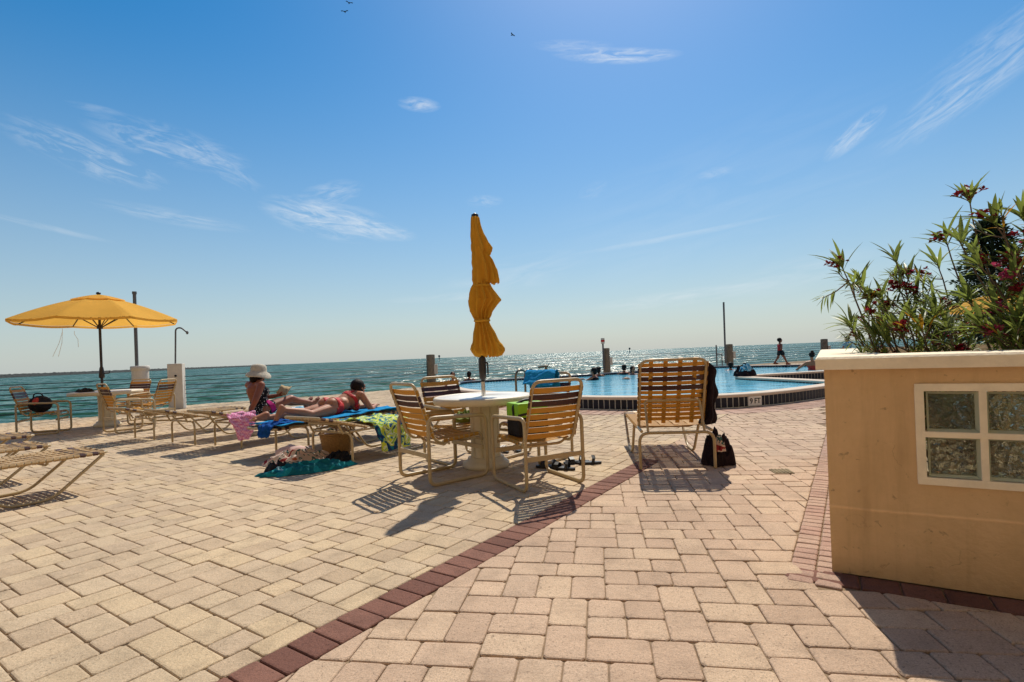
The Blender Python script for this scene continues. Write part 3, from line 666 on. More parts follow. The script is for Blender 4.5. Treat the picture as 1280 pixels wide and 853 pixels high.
def course(name, p0, d, nrm, length, width, pitch, m, seed, near=8.0, gap=.003):
    pv = Paving(); pv.rnd = random.Random(seed); k = 0.0
    while k < length:
        w = pitch
        a = p0 + d * (k + gap); b = p0 + d * (k + w - gap)
        poly = [tuple(a + nrm * gap), tuple(b + nrm * gap), tuple(b + nrm * (width - gap)), tuple(a + nrm * (width - gap))]
        pv.block(poly, a.y < near, .001, .6); k += w
    return pv
pv = course('x', A0 - DA * .9, DA, NA, 5.1, BW, .118, None, 4)
struct(pv.mb.build('brick_border', M['brick'], normals=False))
pv = course('x', B0 - DB * .02, DB, NB, 6.0, .115, .080, None, 6); pv2 = course('x', B0 - DB * .02 + NB * .115, DB, NB, 6.0, .115, .080, None, 7)
pv.mb.add(pv2.mb.v, pv2.mb.f)
struct(pv.mb.build('faded_brick_border', M['pale_brick'], normals=False))
pv = course('x', PC - PF * .20 - PS * .16, PF, PS, 5.0, .155, .155, None, 8)
struct(pv.mb.build('brick_footing', M['brick'], normals=False))
# faded ring of bricks that follows the pool
pv = Paving(); out1 = offset(POOL, -.02); out2 = offset(POOL, -.22); out3 = offset(POOL, -.50); out4 = offset(POOL, -.80)
n = len(POOL)
for (oa, ob) in ((out1, out2), (out2, out3), (out3, out4)):
    for i in range(n):
        a, b, c, d = oa[i], oa[(i + 1) % n], ob[(i + 1) % n], ob[i]
        if min(a[1], b[1]) > 17.5: continue
        L = math.hypot(a[0] - b[0], a[1] - b[1]); k = max(1, int(L / .16))
        for s_ in range(k):
            t0, t1 = s_ / k, (s_ + 1) / k; g = .02
            lp = lambda p, q, t: (p[0] + (q[0] - p[0]) * t, p[1] + (q[1] - p[1]) * t)
            pv.block([lp(a, b, t0 + g), lp(a, b, t1 - g), lp(d, c, t1 - g), lp(d, c, t0 + g)], False, .002)
struct(pv.mb.build('pool_surround', M['pale_brick'], normals=False))

# ------------------------------------------------------------------ swimming pool
CZ0, CZ1, WZ = .195, .245, .165
INN = offset(POOL, .30); OUT = offset(POOL, -.025)
pool = thing('swimming_pool', 'raised free-form swimming pool rimmed with navy tiles and pale coping', 'swimming pool', (4.5, 10, 0))
def P_(o):
    o.parent = pool; o.matrix_parent_inverse = Matrix.Translation((-4.5, -10, 0)); return o
mb = MB(); n = len(POOL)
vs = []; 
prof = [(OUT, CZ0), (OUT, CZ1 - .012), (offset(POOL, -.012), CZ1), (offset(POOL, .285), CZ1), (INN, CZ1 - .012), (INN, CZ0)]
for pl, z in prof: vs += [(x, y, z) for x, y in pl]
fs = []
for k in range(len(prof)):
    kk = (k + 1) % len(prof)
    for i in range(n): fs.append((k * n + i, k * n + (i + 1) % n, kk * n + (i + 1) % n, kk * n + i))
far_i = [i for i in range(n) if POOL[i][1] > 18.4 and POOL[(i + 1) % n][1] > 17.6 and POOL[i][0] < 16.5]
mb.add(vs, [f for q, f in enumerate(fs) if q % n not in far_i]); P_(mb.build('coping', M['coping']))
mb = MB(); mb.add(vs, [f for q, f in enumerate(fs) if q % n in far_i]); P_(mb.build('overflow_edge', M['tile']))
mb = MB(); vs = [(x, y, -.1) for x, y in POOL] + [(x, y, CZ0) for x, y in POOL] + [(x, y, CZ0) for x, y in offset(POOL, .29)] + [(x, y, -.1) for x, y in offset(POOL, .29)]
mb.add(vs, [(k * n + i, k * n + (i + 1) % n, ((k + 1) % 4) * n + (i + 1) % n, ((k + 1) % 4) * n + i) for k in range(4) for i in range(n)])
P_(mb.build('wall', M['grout']))
def tiles(outline, z0, z1, sgn, thick=.006):
    """square tiles set along an outline, proud of the grouted wall"""
    mb = MB(); pts = [Vector(p) for p in outline] + [Vector(outline[0])]; pitch = .112; acc = 0; samples = [pts[0]]
    for a, b in zip(pts, pts[1:]):
        L = (b - a).length; k = pitch - acc
        while k <= L: samples.append(a + (b - a) * (k / L)); k += pitch
        acc = L - (k - pitch)
    for a, b in zip(samples, samples[1:]):
        e = (b - a)
        if e.length < .02: continue
        e.normalize(); nn = V(e.y, -e.x) * sgn; g = .0085
        p = [a + e * g, b - e * g]
        q = [x + nn * thick for x in p]
        v = [(*p[0], z0), (*p[1], z0), (*p[1], z1), (*p[0], z1), (*q[0], z0 + .003), (*q[1], z0 + .003), (*q[1], z1 - .003), (*q[0], z1 - .003)]
        mb.add(v, [(4, 5, 6, 7), (0, 1, 5, 4), (1, 2, 6, 5), (2, 3, 7, 6), (3, 0, 4, 7)])
    return mb
P_(tiles(POOL, .012, .188, 1).build('tile_band', M['tile']))
P_(tiles(offset(POOL, .29), .10, .192, -1).build('waterline_tile', M['tile']))
# depth marker: nearest wall point to the place it is seen
best = min(range(n), key=lambda i: (Vector(POOL[i]) - V(4.42, 9.58)).length)
pa, pb = Vector(POOL[best - 1]), Vector(POOL[(best + 1) % n]); e = (pb - pa).normalized(); mid = Vector(POOL[best]); nn = V(e.y, -e.x)
rot = Matrix(((e.x, nn.x, 0), (e.y, nn.y, 0), (0, 0, 1)))
mb = MB(); mb.box((mid.x + nn.x * .010, mid.y + nn.y * .010, .103), (.29, .026, .170), rot, .003); sign = P_(mb.build('depth_marker', M['white']))
cu = bpy.data.curves.new('depth_text', 'FONT'); cu.body = '9 FT'; cu.size = .135; cu.extrude = .002; cu.align_x = 'CENTER'; cu.align_y = 'CENTER'; cu.space_character = .95; cu.offset = .0022
tx = bpy.data.objects.new('depth_text', cu); C.objects.link(tx)
me = evaluated(tx); bpy.data.objects.remove(tx); me.materials.clear(); me.materials.append(M['black_rubber'])
tx = bpy.data.objects.new('lettering', me); C.objects.link(tx)
ang = math.atan2(e.y, e.x)
Mx = Matrix.Translation((mid.x + nn.x * .0245, mid.y + nn.y * .0245, .103)) @ Matrix.Rotation(ang, 4, 'Z') @ Matrix.Rotation(R(90), 4, 'X')
me.transform(Mx); tx.parent = sign
wtr = offset(POOL, .286); mb = MB(); bm = bmesh.new(); vv = [bm.verts.new((x, y, WZ)) for x, y in wtr]
bm.faces.new(vv); bmesh.ops.triangulate(bm, faces=bm.faces[:]); mb.bm(bm); o = mb.build('pool_water', M['water'], normals=False); struct(o)
if o.data.polygons[0].normal.z < 0: o.data.flip_normals()

# ------------------------------------------------------------------ planter wall with glass blocks
pl = thing('planter_wall', 'tan stucco planter wall with cream cap and a panel of glass blocks', 'planter wall', (PC.x, PC.y, 0), PLANTER_RZ)
WT, WH, UL, VL = .20, .985, 4.6, 3.1
u0, gw, gh, gz, ncol = .372, .2065, .2035, .478, 4
mb = MB()
u1 = u0 + ncol * gw + .012; z1 = gz + 2 * gh + .012
for (a, b, c, d) in ((0, u0, 0, WH), (u1, UL, 0, WH), (u0, u1, 0, gz), (u0, u1, z1, WH)):
    nu, nz = max(2, int((b - a) / .08)), max(2, int((d - c) / .08))
    mb.grid(lambda s, t: V(a + (b - a) * s, 0, c + (d - c) * t), nu, nz, False)
    mb.grid(lambda s, t: V(a + (b - a) * s, WT, c + (d - c) * t), 2, 2, False)
for (a, b, c, d) in ((u0, u0, gz, z1), (u1, u1, gz, z1)): mb.add([(a, 0, c), (a, WT, c), (a, WT, d), (a, 0, d)], [(0, 1, 2, 3)])
for z in (gz, z1): mb.add([(u0, 0, z), (u1, 0, z), (u1, WT, z), (u0, WT, z)], [(0, 1, 2, 3)])
mb.add([(0, 0, 0), (0, VL, 0), (0, VL, WH), (0, 0, WH)], [(0, 1, 2, 3)]); mb.add([(WT, WT, 0), (WT, VL - WT, 0), (WT, VL - WT, WH), (WT, WT, WH)], [(0, 1, 2, 3)])
mb.box((UL / 2, VL - WT / 2, WH / 2), (UL, WT, WH)); mb.add([(0, 0, WH), (UL, 0, WH), (UL, WT, WH), (0, WT, WH)], [(0, 1, 2, 3)]); mb.add([(0, WT, WH), (WT, WT, WH), (WT, VL, WH), (0, VL, WH)], [(0, 1, 2, 3)])
mb.build('stucco_wall', M['stucco'], pl, normals=False)
mb = MB(); ov = .035; iv = .05; zt = WH + .062
ring_o = [(-ov, -ov), (UL, -ov), (UL, VL + ov), (-ov, VL + ov)]; ring_i = [(WT + iv, WT + iv), (UL, WT + iv), (UL, VL - WT - iv), (WT + iv, VL - WT - iv)]
oo = [(-ov + .012, -ov + .012), (UL, -ov + .012), (UL, VL + ov - .012), (-ov + .012, VL + ov - .012)]
vs = [(*p, WH + .001) for p in ring_o] + [(*p, zt - .010) for p in ring_o] + [(*p, zt) for p in oo] + [(*p, zt + .004) for p in ring_i] + [(*p, WH + .001) for p in ring_i]
fs = []
for k in range(5):
    kk = (k + 1) % 5
    for i in (0, 2, 3): j = (i + 1) % 4; fs.append((k * 4 + i, k * 4 + j, kk * 4 + j, kk * 4 + i))
mb.add(vs, fs); mb.build('cap', M['cap'], pl)
fr = MB(); fw = .022
def bar(cx, cz, sx, sz): fr.box((cx, .012, cz), (sx, .052, sz), None, .004)
bar((u0 + u1) / 2, gz - .001, u1 - u0 + 2 * fw, fw + .012); bar((u0 + u1) / 2, z1 + .001, u1 - u0 + 2 * fw, fw + .012); bar((u0 + u1) / 2, gz + gh + .006, u1 - u0, .026)
fr.box((u0 - .006, .0125, (gz + z1) / 2), (fw + .012, .049, z1 - gz), None, .002)
for k in range(1, ncol + 1): fr.box((u0 + k * gw + .006, .0125, (gz + z1) / 2), (.026, .049, z1 - gz), None, .002)
fro = fr.build('window_frame', M['cap'], pl)
gm = bpy.data.materials.new('wavy glass'); gm.use_nodes = True; t = gm.node_tree; p = t.nodes['Principled BSDF']
p.inputs['Base Color'].default_value = (.88, .90, .76, 1); p.inputs['Roughness'].default_value = .03; p.inputs['Specular IOR Level'].default_value = .35; p.inputs['Transmission Weight'].default_value = 1.0; p.inputs['IOR'].default_value = 1.45
tcn = node(t, 'ShaderNodeTexCoord'); vz = node(t, 'ShaderNodeTexNoise', inp={'Scale': 34.0, 'Detail': 1.0, 'Distortion': 2.2}); t.links.new(tcn.outputs['Object'], vz.inputs['Vector'])
bp = node(t, 'ShaderNodeBump', inp={'Strength': .35, 'Distance': .02}); t.links.new(vz.outputs['Fac'], bp.inputs['Height']); t.links.new(bp.outputs[0], p.inputs['Normal'])
rim_m = mat('green glass edge with painted refraction', (.52, .52, .36), .12, .6)  # opaque pale rim; the bright refracted edge light is put into its colour
for i in range(ncol):
    for j in range(2):
        cx = u0 + (i + .5) * gw + .006; cz = gz + (j + .5) * gh + .006; hw_, hh_ = (gw - .026) / 2, (gh - .026) / 2; sd_ = i * 3.1 + j * 7.7
        mb = MB(); k_ = .011
        def wavy(a, b, y0, sg):
            e_ = min(1, min(a, 1 - a, b, 1 - b) * 9)
            return V(cx + (a * 2 - 1) * (hw_ - k_), y0 + sg * .013 * e_ * noise.noise(V(a * 7 + sd_, b * 7, sd_)) + sg * .006 * e_ * noise.noise(V(a * 19, b * 19 + sd_, 3)), cz + (b * 2 - 1) * (hh_ - k_))
        mb.grid(lambda a, b: wavy(a, b, .016, 1), 34, 34); mb.grid(lambda a, b: wavy(a, b, .105, -1), 34, 34)
        n0 = 34 * 34
        mb.build('glass_block', gm, pl, normals=False)
        mb = MB(); o_ = [(-hw_, -hh_), (hw_, -hh_), (hw_, hh_), (-hw_, hh_)]; q_ = [(x * (hw_ - k_) / hw_, z * (hh_ - k_) / hh_) for x, z in o_]
        vs = [(cx + x, -.002, cz + z) for x, z in o_] + [(cx + x, .020, cz + z) for x, z in q_] + [(cx + x, .105, cz + z) for x, z in q_]
        mb.add(vs, [(q, (q + 1) % 4, 4 + (q + 1) % 4, 4 + q) for q in range(4)] + [(4 + q, 4 + (q + 1) % 4, 8 + (q + 1) % 4, 8 + q) for q in range(4)]); mb.build('block_rim', rim_m, pl, normals=False)
mb = MB(); mb.grid(lambda s, t_: V(WT + .02 + s * (UL - WT), WT + .02 + t_ * (VL - 2 * WT - .04), .30 + .05 * noise.noise(V(s * 9, t_ * 9, 2))), 40, 30)
mb.build('soil', M['soil'], pl)

# ------------------------------------------------------------------ seawall posts and poles
t = thing('round_post', 'white round concrete post with a shallow cap, behind the table under the open umbrella', 'post', (-10.15, 14.4, 0))
mb = MB(); mb.lathe([(.20, 0), (.20, 1.12)], 28); mb.build('shaft', M['white_post'], t)
mb = MB(); mb.lathe([(.205, 1.11), (.225, 1.125), (.225, 1.21), (.21, 1.235), (0, 1.24)], 28); mb.build('post_cap', M['white_post'], t)
mb = MB(); a = D(171, 457, 14.4) - V(-10.15, 14.4, 0); b = D(168, 367, 14.4) - V(-10.15, 14.4, 0); mb.tube([(a.x, a.y, 1.2), b], .042, 10); mb.lathe([(.055, b.z - .02), (.055, b.z + .05)], 12, (b.x, b.y, 0))
o = mb.build('lamp_pole', M['grey_pole']); o.location = (-10.15, 14.4, 0); tag(o, 'tall grey pole rising from the top of the round white post', 'pole')
t = thing('square_post', 'white square concrete post holding a hooked metal rod at the paving edge', 'post', (-9.42, 14.8, 0), R(20))
mb = MB(); mb.box((0, 0, .63), (.36, .36, 1.26), None, .018); mb.build('shaft', M['white_post'], t)
mb = MB(); mb.tube([(.02, -.19, .92), (.02, -.215, .92)], .03, 10); mb.build('outlet', M['black_rubber'], t)
p0 = D(219, 452, 14.8); p1 = D(219.5, 411, 14.8); p2 = D(226, 409.5, 14.8); p3 = D(234, 416, 14.8)
mb = MB(); mb.tube(rounded([(p0.x, p0.y, 1.2), tuple(p1), tuple(p2), tuple(p3)], .14, 5), .022, 8); mb.ball(p3, (.035, .035, .05))
o = mb.build('shower_pipe', M['grey_pole']); tag(o, 'thin grey pipe with a hooked end standing on the square white post', 'shower pipe')
def piling(px, top, depth, w, label, base=-2.0):
    p = D(px, top, depth); mb = MB(); rn = random.Random(int(px))
    t = thing('timber_piling', label, 'piling', (p.x, p.y, 0), R(10), 'timber pilings along the seawall')
    mb.lathe([(w * .5, base), (w * .52, 0), (w * .5, p.z * .6), (w * .49, p.z - .03), (w * .46, p.z), (0, p.z + .01)], 14); mb.build('post', M['piling'], t)
    mb = MB(); mb.box((w * .55, -w * .15, p.z * .52), (w * .42, w * .5, w * 1.1), None, .02); mb.build('outlet_box', M['white_post'], t)
    return t
piling(538, 443.5, 21.8, .36, 'weathered timber piling behind the back of the chair left of the table')
t = piling(757.5, 435.5, 24.5, .33, 'weathered piling with a small marker rod, behind the swimmers in the pool')
p = D(753.5, 428, 24.3); mb = MB(); mb.tube([(p.x, p.y, .3), (p.x, p.y, p.z)], .04, 8); mk = mb.build('marker_rod', M['grey_pole']); tag(mk, 'short grey rod with a white banded head beside the middle piling', 'marker')
mb = MB(); mb.box((p.x, p.y, p.z + .06), (.15, .12, .26), None, .01); mb.build('marker_head', M['white_post'], mk)
mb = MB(); mb.box((p.x, p.y, p.z + .06), (.158, .128, .09)); mb.build('marker_band', M['red_swim'], mk)
piling(911.5, 430.5, 28.5, .36, 'weathered piling with a tall thin mast, behind the far pool edge')
a = D(907, 455, 28.2); b = D(904.5, 378, 28.2); mb = MB(); mb.tube([(a.x, a.y, .2), b], .05, 8); tag(mb.build('mast', M['grey_pole']), 'tall thin grey mast standing beside a piling at the far pool edge', 'mast')
piling(1030, 424, 32.0, .40, 'weathered piling just left of the cream corner of the planter wall')
a = D(896, 452, 27.5); mb = MB(); mb.tube([(a.x, a.y, .0), (a.x, a.y, 1.2)], .035, 8); mb.tube([(a.x + .28, a.y, 0), (a.x + .28, a.y, .75)], .03, 8); mb.tube([(a.x, a.y, .72), (a.x + .28, a.y, .72)], .025, 8)
tag(mb.build('railing', M['grey_pole']), 'dark metal rail posts at the far pool edge left of the mast piling', 'railing')

# cables strung between the seawall posts
t = thing('cable_railing', 'thin dark cables strung between the white posts and timber pilings along the seawall', 'cable railing', (0, 0, 0))
runs = [V(-30, 5.2, 0), V(-13.3, 12.5, 0), V(-10.15, 14.4, 0), V(-9.42, 14.8, 0)] + [V(D(x, 440, d).x, d, 0) for x, d in ((538, 21.8), (757.5, 24.5), (911.5, 28.5), (1030, 32.0))] + [V(34, 39, 0)]
for k in range(7):
    z = .16 + k * .122; mb = MB(); pts = []
    for a_, b_ in zip(runs, runs[1:]):
        n_ = max(2, int((b_ - a_).length / 1.2))
        pts += [a_.lerp(b_, q / n_) + V(0, 0, z - .02 * math.sin(math.pi * q / n_)) for q in range(n_)]
    mb.tube(pts + [runs[-1] + V(0, 0, z)], .011, 5); mb.build('cable', M['black_rubber'], t)
t = thing('round_post', 'white round post at the seawall just beyond the left edge of the photograph', 'post', (-13.3, 12.5, 0))
mb = MB(); mb.lathe([(.20, -.5), (.20, 1.12), (.225, 1.125), (.225, 1.21), (.21, 1.235), (0, 1.24)], 28); mb.build('shaft', M['white_post'], t)

# ------------------------------------------------------------------ unseen apartment block added behind the viewer; its sunlit front bounces warm light
t = thing('bounce_building', 'unseen cream apartment block added behind the viewer to bounce warm light', 'building', (0, -5.6, 0))
mb = MB(); mb.box((0, -5, 9), (70, 10, 18)); mb.build('wall', M['bounce_facade'], t)
mb = MB()
for k in range(6): mb.box((0, .7, 3.0 * k + 2.9), (70, 1.4, .18))
mb.build('balcony_slabs', M['bounce_facade'], t)
for k in range(6):
    for i in range(-8, 9):
        mb = MB(); mb.box((i * 4.0, .02, 3.0 * k + 1.2), (1.5, .08, 2.0), None, .02); mb.build('window', M['window_dark'], t)
# ------------------------------------------------------------------ strap furniture
def cross_straps(ys_fn, idx, halfw, w, wrap=.018, sag=.010):
    """bands running across between two rails; ys_fn(k) gives (point on the axis, direction along, up)"""
    mb = MB()
    for k in idx:
        c, al, up = ys_fn(k); X = V(1, 0, 0)
        path = [c - X * (halfw + wrap * .55) - up * wrap * .9, c - X * (halfw + wrap), c - X * (halfw + wrap * .4) + up * wrap * .85, c - X * (halfw * .7) + up * (wrap * .7 - sag * .5),
                c + up * (wrap * .6 - sag), c + X * (halfw * .7) + up * (wrap * .7 - sag * .5), c + X * (halfw + wrap * .4) + up * wrap * .85, c + X * (halfw + wrap), c + X * (halfw + wrap * .55) - up * wrap * .9]
        mb.strip(path, al, w, .0032)
    return mb
LW, LL, PV, SZ = .315, 1.95, .70, .355
def lounger(label, near, back_deg, yaw, group='strap sun loungers on the paving', brown_foot=(1, 3), brown_back=(0, 2)):
    """near: position of the middle of the head end; local +Y runs to the foot"""
    t = thing('sun_lounger', label, 'sun lounger', (near[0], near[1], 0), yaw, group)
    th = R(back_deg); r = .0145
    mb = MB(); hy = .40
    mb.tube(rounded([(-LW, hy, SZ), (-LW, LL, SZ), (LW, LL, SZ), (LW, hy, SZ)], .07), r, 8)
    for y in (1.02, 1.5): mb.tube(rounded([(-LW, y, SZ - .01), (-LW + .05, y, SZ - .045), (LW - .05, y, SZ - .045), (LW, y, SZ - .01)], .04), r * .8, 6)
    mb.build('seat_frame', M['frame'], t)
    bd = V(0, -math.cos(th), math.sin(th)); bu = V(0, math.sin(th), math.cos(th)); B = V(0, PV, SZ + .004)
    mb = MB(); q = LW - .012
    mb.tube(rounded([B - V(q, 0, 0), B - V(q, 0, 0) + bd * .72, B + V(q, 0, 0) + bd * .72, B + V(q, 0, 0)], .09), r, 8); mb.build('back_frame', M['frame'], t)
    pitch = .0485
    nseat = int((LL - PV - .03) / pitch); seat = lambda k: (V(0, LL - .055 - k * pitch, SZ), V(0, 1, 0), V(0, 0, 1))
    nback = int(.66 / pitch); back = lambda k: (B + bd * (.665 - k * pitch), bd, bu)
    ci = [k for k in range(nseat) if k not in brown_foot]; cb = [k for k in range(nback) if k not in brown_back]
    m1 = cross_straps(seat, ci, LW, .038); m1.build('seat_straps', M['cream_strap'] if back_deg < 30 else M['strap'], t)
    m2 = cross_straps(back, cb, q, .038); m2.build('back_straps', M['cream_strap'] if back_deg < 30 else M['strap'], t)
    cross_straps(seat, brown_foot, LW, .042).build('brown_straps', M['brown'], t); cross_straps(back, brown_back, q, .050).build('brown_straps', M['brown'], t)
    mb = MB()
    for x in (-.2, -.067, .067, .2):
        mb.strip([V(x, LL + .008, SZ - .012), V(x, LL + .012, SZ + .004), V(x, LL - .02, SZ + .018)] + [V(x, LL - .05 - (LL - PV - .1) * k / 8, SZ + .0075 + (.006 if k % 2 else 0)) for k in range(9)], (1, 0, 0), .04, .003)
        mb.strip([B + bd * (.03 + .67 * k / 8) + V(x, 0, 0) + bu * (.0065 + (.005 if k % 2 else 0)) for k in range(9)] + [B + bd * .735 + V(x, 0, 0) + bu * .004, B + bd * .735 + V(x, 0, 0) - bu * .014], (1, 0, 0), .04, .003)
    mb.build('long_straps', M['strap'] if back_deg > 30 else M['cream_strap'], t)
    for s in (-1, 1):
        mb = MB(); x = s * (LW + .008)
        mb.tube(rounded([(x, LL - .04, SZ - .012), (x, LL - .43, r), (x, LL - .75, r), (x, LL - 1.02, SZ - .012)], .09), r, 8); mb.build('leg', M['frame'], t)
    mb = MB(); x = LW + .022
    mb.tube(rounded([(-x, hy, .004), (-x, hy, SZ - .016), (x, hy, SZ - .016), (x, hy, .004)], .09), r, 8); mb.build('head_leg', M['frame'], t)
    if back_deg > 5:
        mid = B + bd * (.30 if back_deg > 30 else .42); low = V(0, hy + (.0 if back_deg > 30 else -.05), SZ - .02)
        mb = MB(); w2 = LW - .06
        mb.tube(rounded([low - V(w2, 0, 0), mid - V(w2, 0, 0) - bu * .02, mid + V(w2, 0, 0) - bu * .02, low + V(w2, 0, 0)], .03), r * .8, 7); mb.build('back_support', M['frame'], t)
    return t

def patio_chair(label, c, yaw, group):
    t = thing('patio_chair', label, 'patio chair', (c[0], c[1], 0), yaw, group); r = .0145; hw = .275
    for s in (-1, 1):
        mb = MB(); x = s * hw
        mb.tube(rounded([(x, -.31, .016), (x, .31, .016), (x, .31, .575), (x, -.31, .60)], .075, 6, True), r, 8, True, (1.0, 1.25)); mb.build('arm_frame', M['frame'], t)
    for y, z in ((-.31, .27), (.27, .27)):
        mb = MB(); mb.box((0, y, z), (2 * hw - .012, .016, .042), None, .004); mb.build('stretcher', M['frame'], t)
    x = .235
    side = [(0, .29, .345), (0, .265, .405), (0, -.02, .385), (0, -.185, .365), (0, -.245, .43), (0, -.40, .875)]
    half = rounded([V(*p) for p in side], .07, 5)
    L_ = [p + V(-x, 0, 0) for p in half]; R_ = [p + V(x, 0, 0) for p in half]
    top = rounded([L_[-2], V(-x, -.41, .90), V(x, -.41, .90), R_[-2]], .075, 6)
    mb = MB(); mb.tube([V(0, .29, .345)] + L_[:-2] + top + R_[:-2][::-1] + [V(0, .29, .3451)], r, 8); 
    for y, z in ((-.10, .365), (.18, .385)):
        mb.tube(rounded([(-hw, y, z - .01), (-x, y, z), (-x + .05, y, z - .03), (x - .05, y, z - .03), (x, y, z), (hw, y, z - .01)], .03), r * .8, 6)
    mb.build('seat_back_frame', M['frame'], t)
    bd = (V(0, -.40, .875) - V(0, -.245, .43)).normalized(); bu = V(0, bd.z, -bd.y)
    back = lambda k: (V(0, -.40, .875) - bd * (.055 + k * .058) , bd, bu)
    seat = lambda k: (V(0, .215 - k * .0555, .402 - k * .0034), V(0, 1, .05).normalized(), V(0, 0, 1))
    cross_straps(back, [0, 3, 4, 5, 6, 7], x, .046, .017, .012).build('back_straps', M['strap'], t)
    cross_straps(back, [1, 2], x, .048, .017, .012).build('brown_straps', M['brown'], t)
    cross_straps(seat, range(7), x, .044, .017, .02).build('seat_straps', M['strap'], t)
    return t

def table(label, c, d, yaw=0):
    t = thing('pedestal_table', label, 'table', (c[0], c[1], 0), yaw); r = d / 2
    mb = MB(); mb.lathe([(0, .712), (r * .94, .714), (r * .955, .722), (r * .985, .718), (r, .700), (r, .672), (r * .985, .655), (r * .90, .648), (r * .3, .645)], 56); mb.build('table_top', M['plastic'], t)
    mb = MB(); mb.lathe([(.028, .7145), (.028, .718), (r * .935, .7185), (r * .942, .7155)], 56, cap=False); mb.build('top_panel', M['table_top'], t)
    mb = MB(); n = 10
    def ped(u, v):
        k = u * n * 8; ph = (u * n) % 1.0; rr = .148 - .012 * (1 if ph < .12 else 0); rr *= 1 + .10 * max(0, (v - .82) / .18) + .06 * max(0, (.12 - v) / .12)
        return V(rr * math.cos(2 * math.pi * u), rr * math.sin(2 * math.pi * u), .075 + v * .58)
    mb.grid(ped, n * 8, 8, False, True); mb.build('pedestal', M['plastic'], t)
    mb = MB(); mb.lathe([(.225, 0), (.235, .012), (.235, .045), (.215, .065), (.19, .075), (.185, .10), (.16, .11)], 40); mb.build('foot', M['plastic'], t)
    return t

def open_umbrella(label, c, top_z, rad, yaw, tilt=0.0):
    t = thing('parasol', label, 'parasol', (c[0], c[1], 0), yaw, 'yellow parasols'); n = 8
    mb = MB(); mb.tube([(0, 0, .70), (0, 0, top_z - .03)], .024, 12); mb.build('pole', M['bronze'], t)
    mb = MB(); mb.lathe([(.026, .98), (.05, 1.0), (.05, 1.09), (.034, 1.2), (.026, 1.22)], 12); mb.tube(rounded([(.04, 0, 1.08), (.14, 0, 1.08), (.14, 0, 1.13)], .02), .010, 6); mb.build('crank_housing', M['bronze'], t)
    H = .50
    def cz(rr, a):
        f = rr / rad; k = (a / (2 * math.pi) * n) % 1.0; scal = math.sin(math.pi * k)
        z = top_z - H * (f ** 1.45) - .030 * scal * f
        return z
    def rpoly(f, a):
        k = (a / (2 * math.pi) * n) % 1.0; seg = math.cos(math.pi / n) / math.cos(2 * math.pi / n * (k - .5))
        return f * rad * (seg * .9 + .1) * (1 - .02 * math.sin(math.pi * k) * f)
    def can(u, v):
        a = u * 2 * math.pi; f = .22 + .78 * v; rr = rpoly(f, a); return V(rr * math.cos(a), rr * math.sin(a), cz(f * rad, a))
    mb = MB(); mb.grid(can, n * 10, 14, True, True)
    mb.grid(lambda u, v: can(u, 1) + V(0, 0, -.045 * v - .004), n * 10, 2, True, True)
    mb.build('canopy', M['canopy'], t, normals=False)
    def vent(u, v):
        a = u * 2 * math.pi; f = .03 + .30 * v; rr = rpoly(f, a); return V(rr * math.cos(a), rr * math.sin(a), cz(f * rad, a) + .045 - .02 * v)
    mb = MB(); mb.grid(vent, n * 8, 6, True, True); mb.build('vent', M['canopy'], t, normals=False)
    mb = MB(); mb.lathe([(.0, top_z + .10), (.03, top_z + .095), (.045, top_z + .07), (.03, top_z + .045), (.05, top_z + .03), (.05, top_z)][::-1], 12); mb.build('finial', M['bronze'], t)
    hub = top_z - .62
    mb = MB(); mb.lathe([(.05, hub - .04), (.055, hub), (.03, hub + .05)], 12); mb.build('hub', M['bronze'], t)
    for k in range(n):
        a = 2 * math.pi * k / n; mb = MB()
        pts = [V(rpoly(f, a) * math.cos(a) * .985, rpoly(f, a) * math.sin(a) * .985, cz(f * rad, a) - .018) for f in (.03, .25, .5, .75, 1.0)]
        mb.tube(pts, .011, 6); rb = mb.build('rib', M['bronze'], t)
        mb = MB(); mb.tube([(.05 * math.cos(a), .05 * math.sin(a), hub), pts[2]], .009, 6); s_ = mb.build('strut', M['bronze'], rb)
    return t

def cloth(name, label, path, wdir, width, m, cat='towel', group=None, th=.012, ripple=.012, seed=0, nu=40, nv=26, hang=None, parent=None):
    """a towel laid along a path, with folds; hang(u) widens or narrows it"""
    path = [Vector(p) for p in path]; wd = Vector(wdir).normalized()
    L = [0]
    for a, b in zip(path, path[1:]): L.append(L[-1] + (b - a).length)
    def at(s):
        s *= L[-1]
        for i in range(len(path) - 1):
            if s <= L[i + 1] + 1e-9:
                f = (s - L[i]) / max(1e-9, L[i + 1] - L[i]); return path[i].lerp(path[i + 1], f), (path[i + 1] - path[i]).normalized()
        return path[-1], (path[-1] - path[-2]).normalized()
    mb = MB(); top = []
    def p(u, v, off):
        c, tt = at(u); nn = wd.cross(tt).normalized(); 
        if nn.z < 0: nn = -nn
        w = width * (hang(u) if hang else 1); q = noise.noise(V(u * 7 + seed, v * 4, seed * 1.7)); q2 = noise.noise(V(u * 17 + seed, v * 11, seed))
        return c + wd * ((v - .5) * w + q2 * .01) + nn * (off + abs(q) * ripple * 2 + q2 * ripple * .6) + tt * (q * .015)
    mb.grid(lambda u, v: p(u, v, th), nu, nv); o = mb.build(name, m, parent, normals=False)
    s_ = o.modifiers.new('th', 'SOLIDIFY'); s_.thickness = th * .7; s_.offset = -1
    if label: tag(o, label, cat, group)
    return o
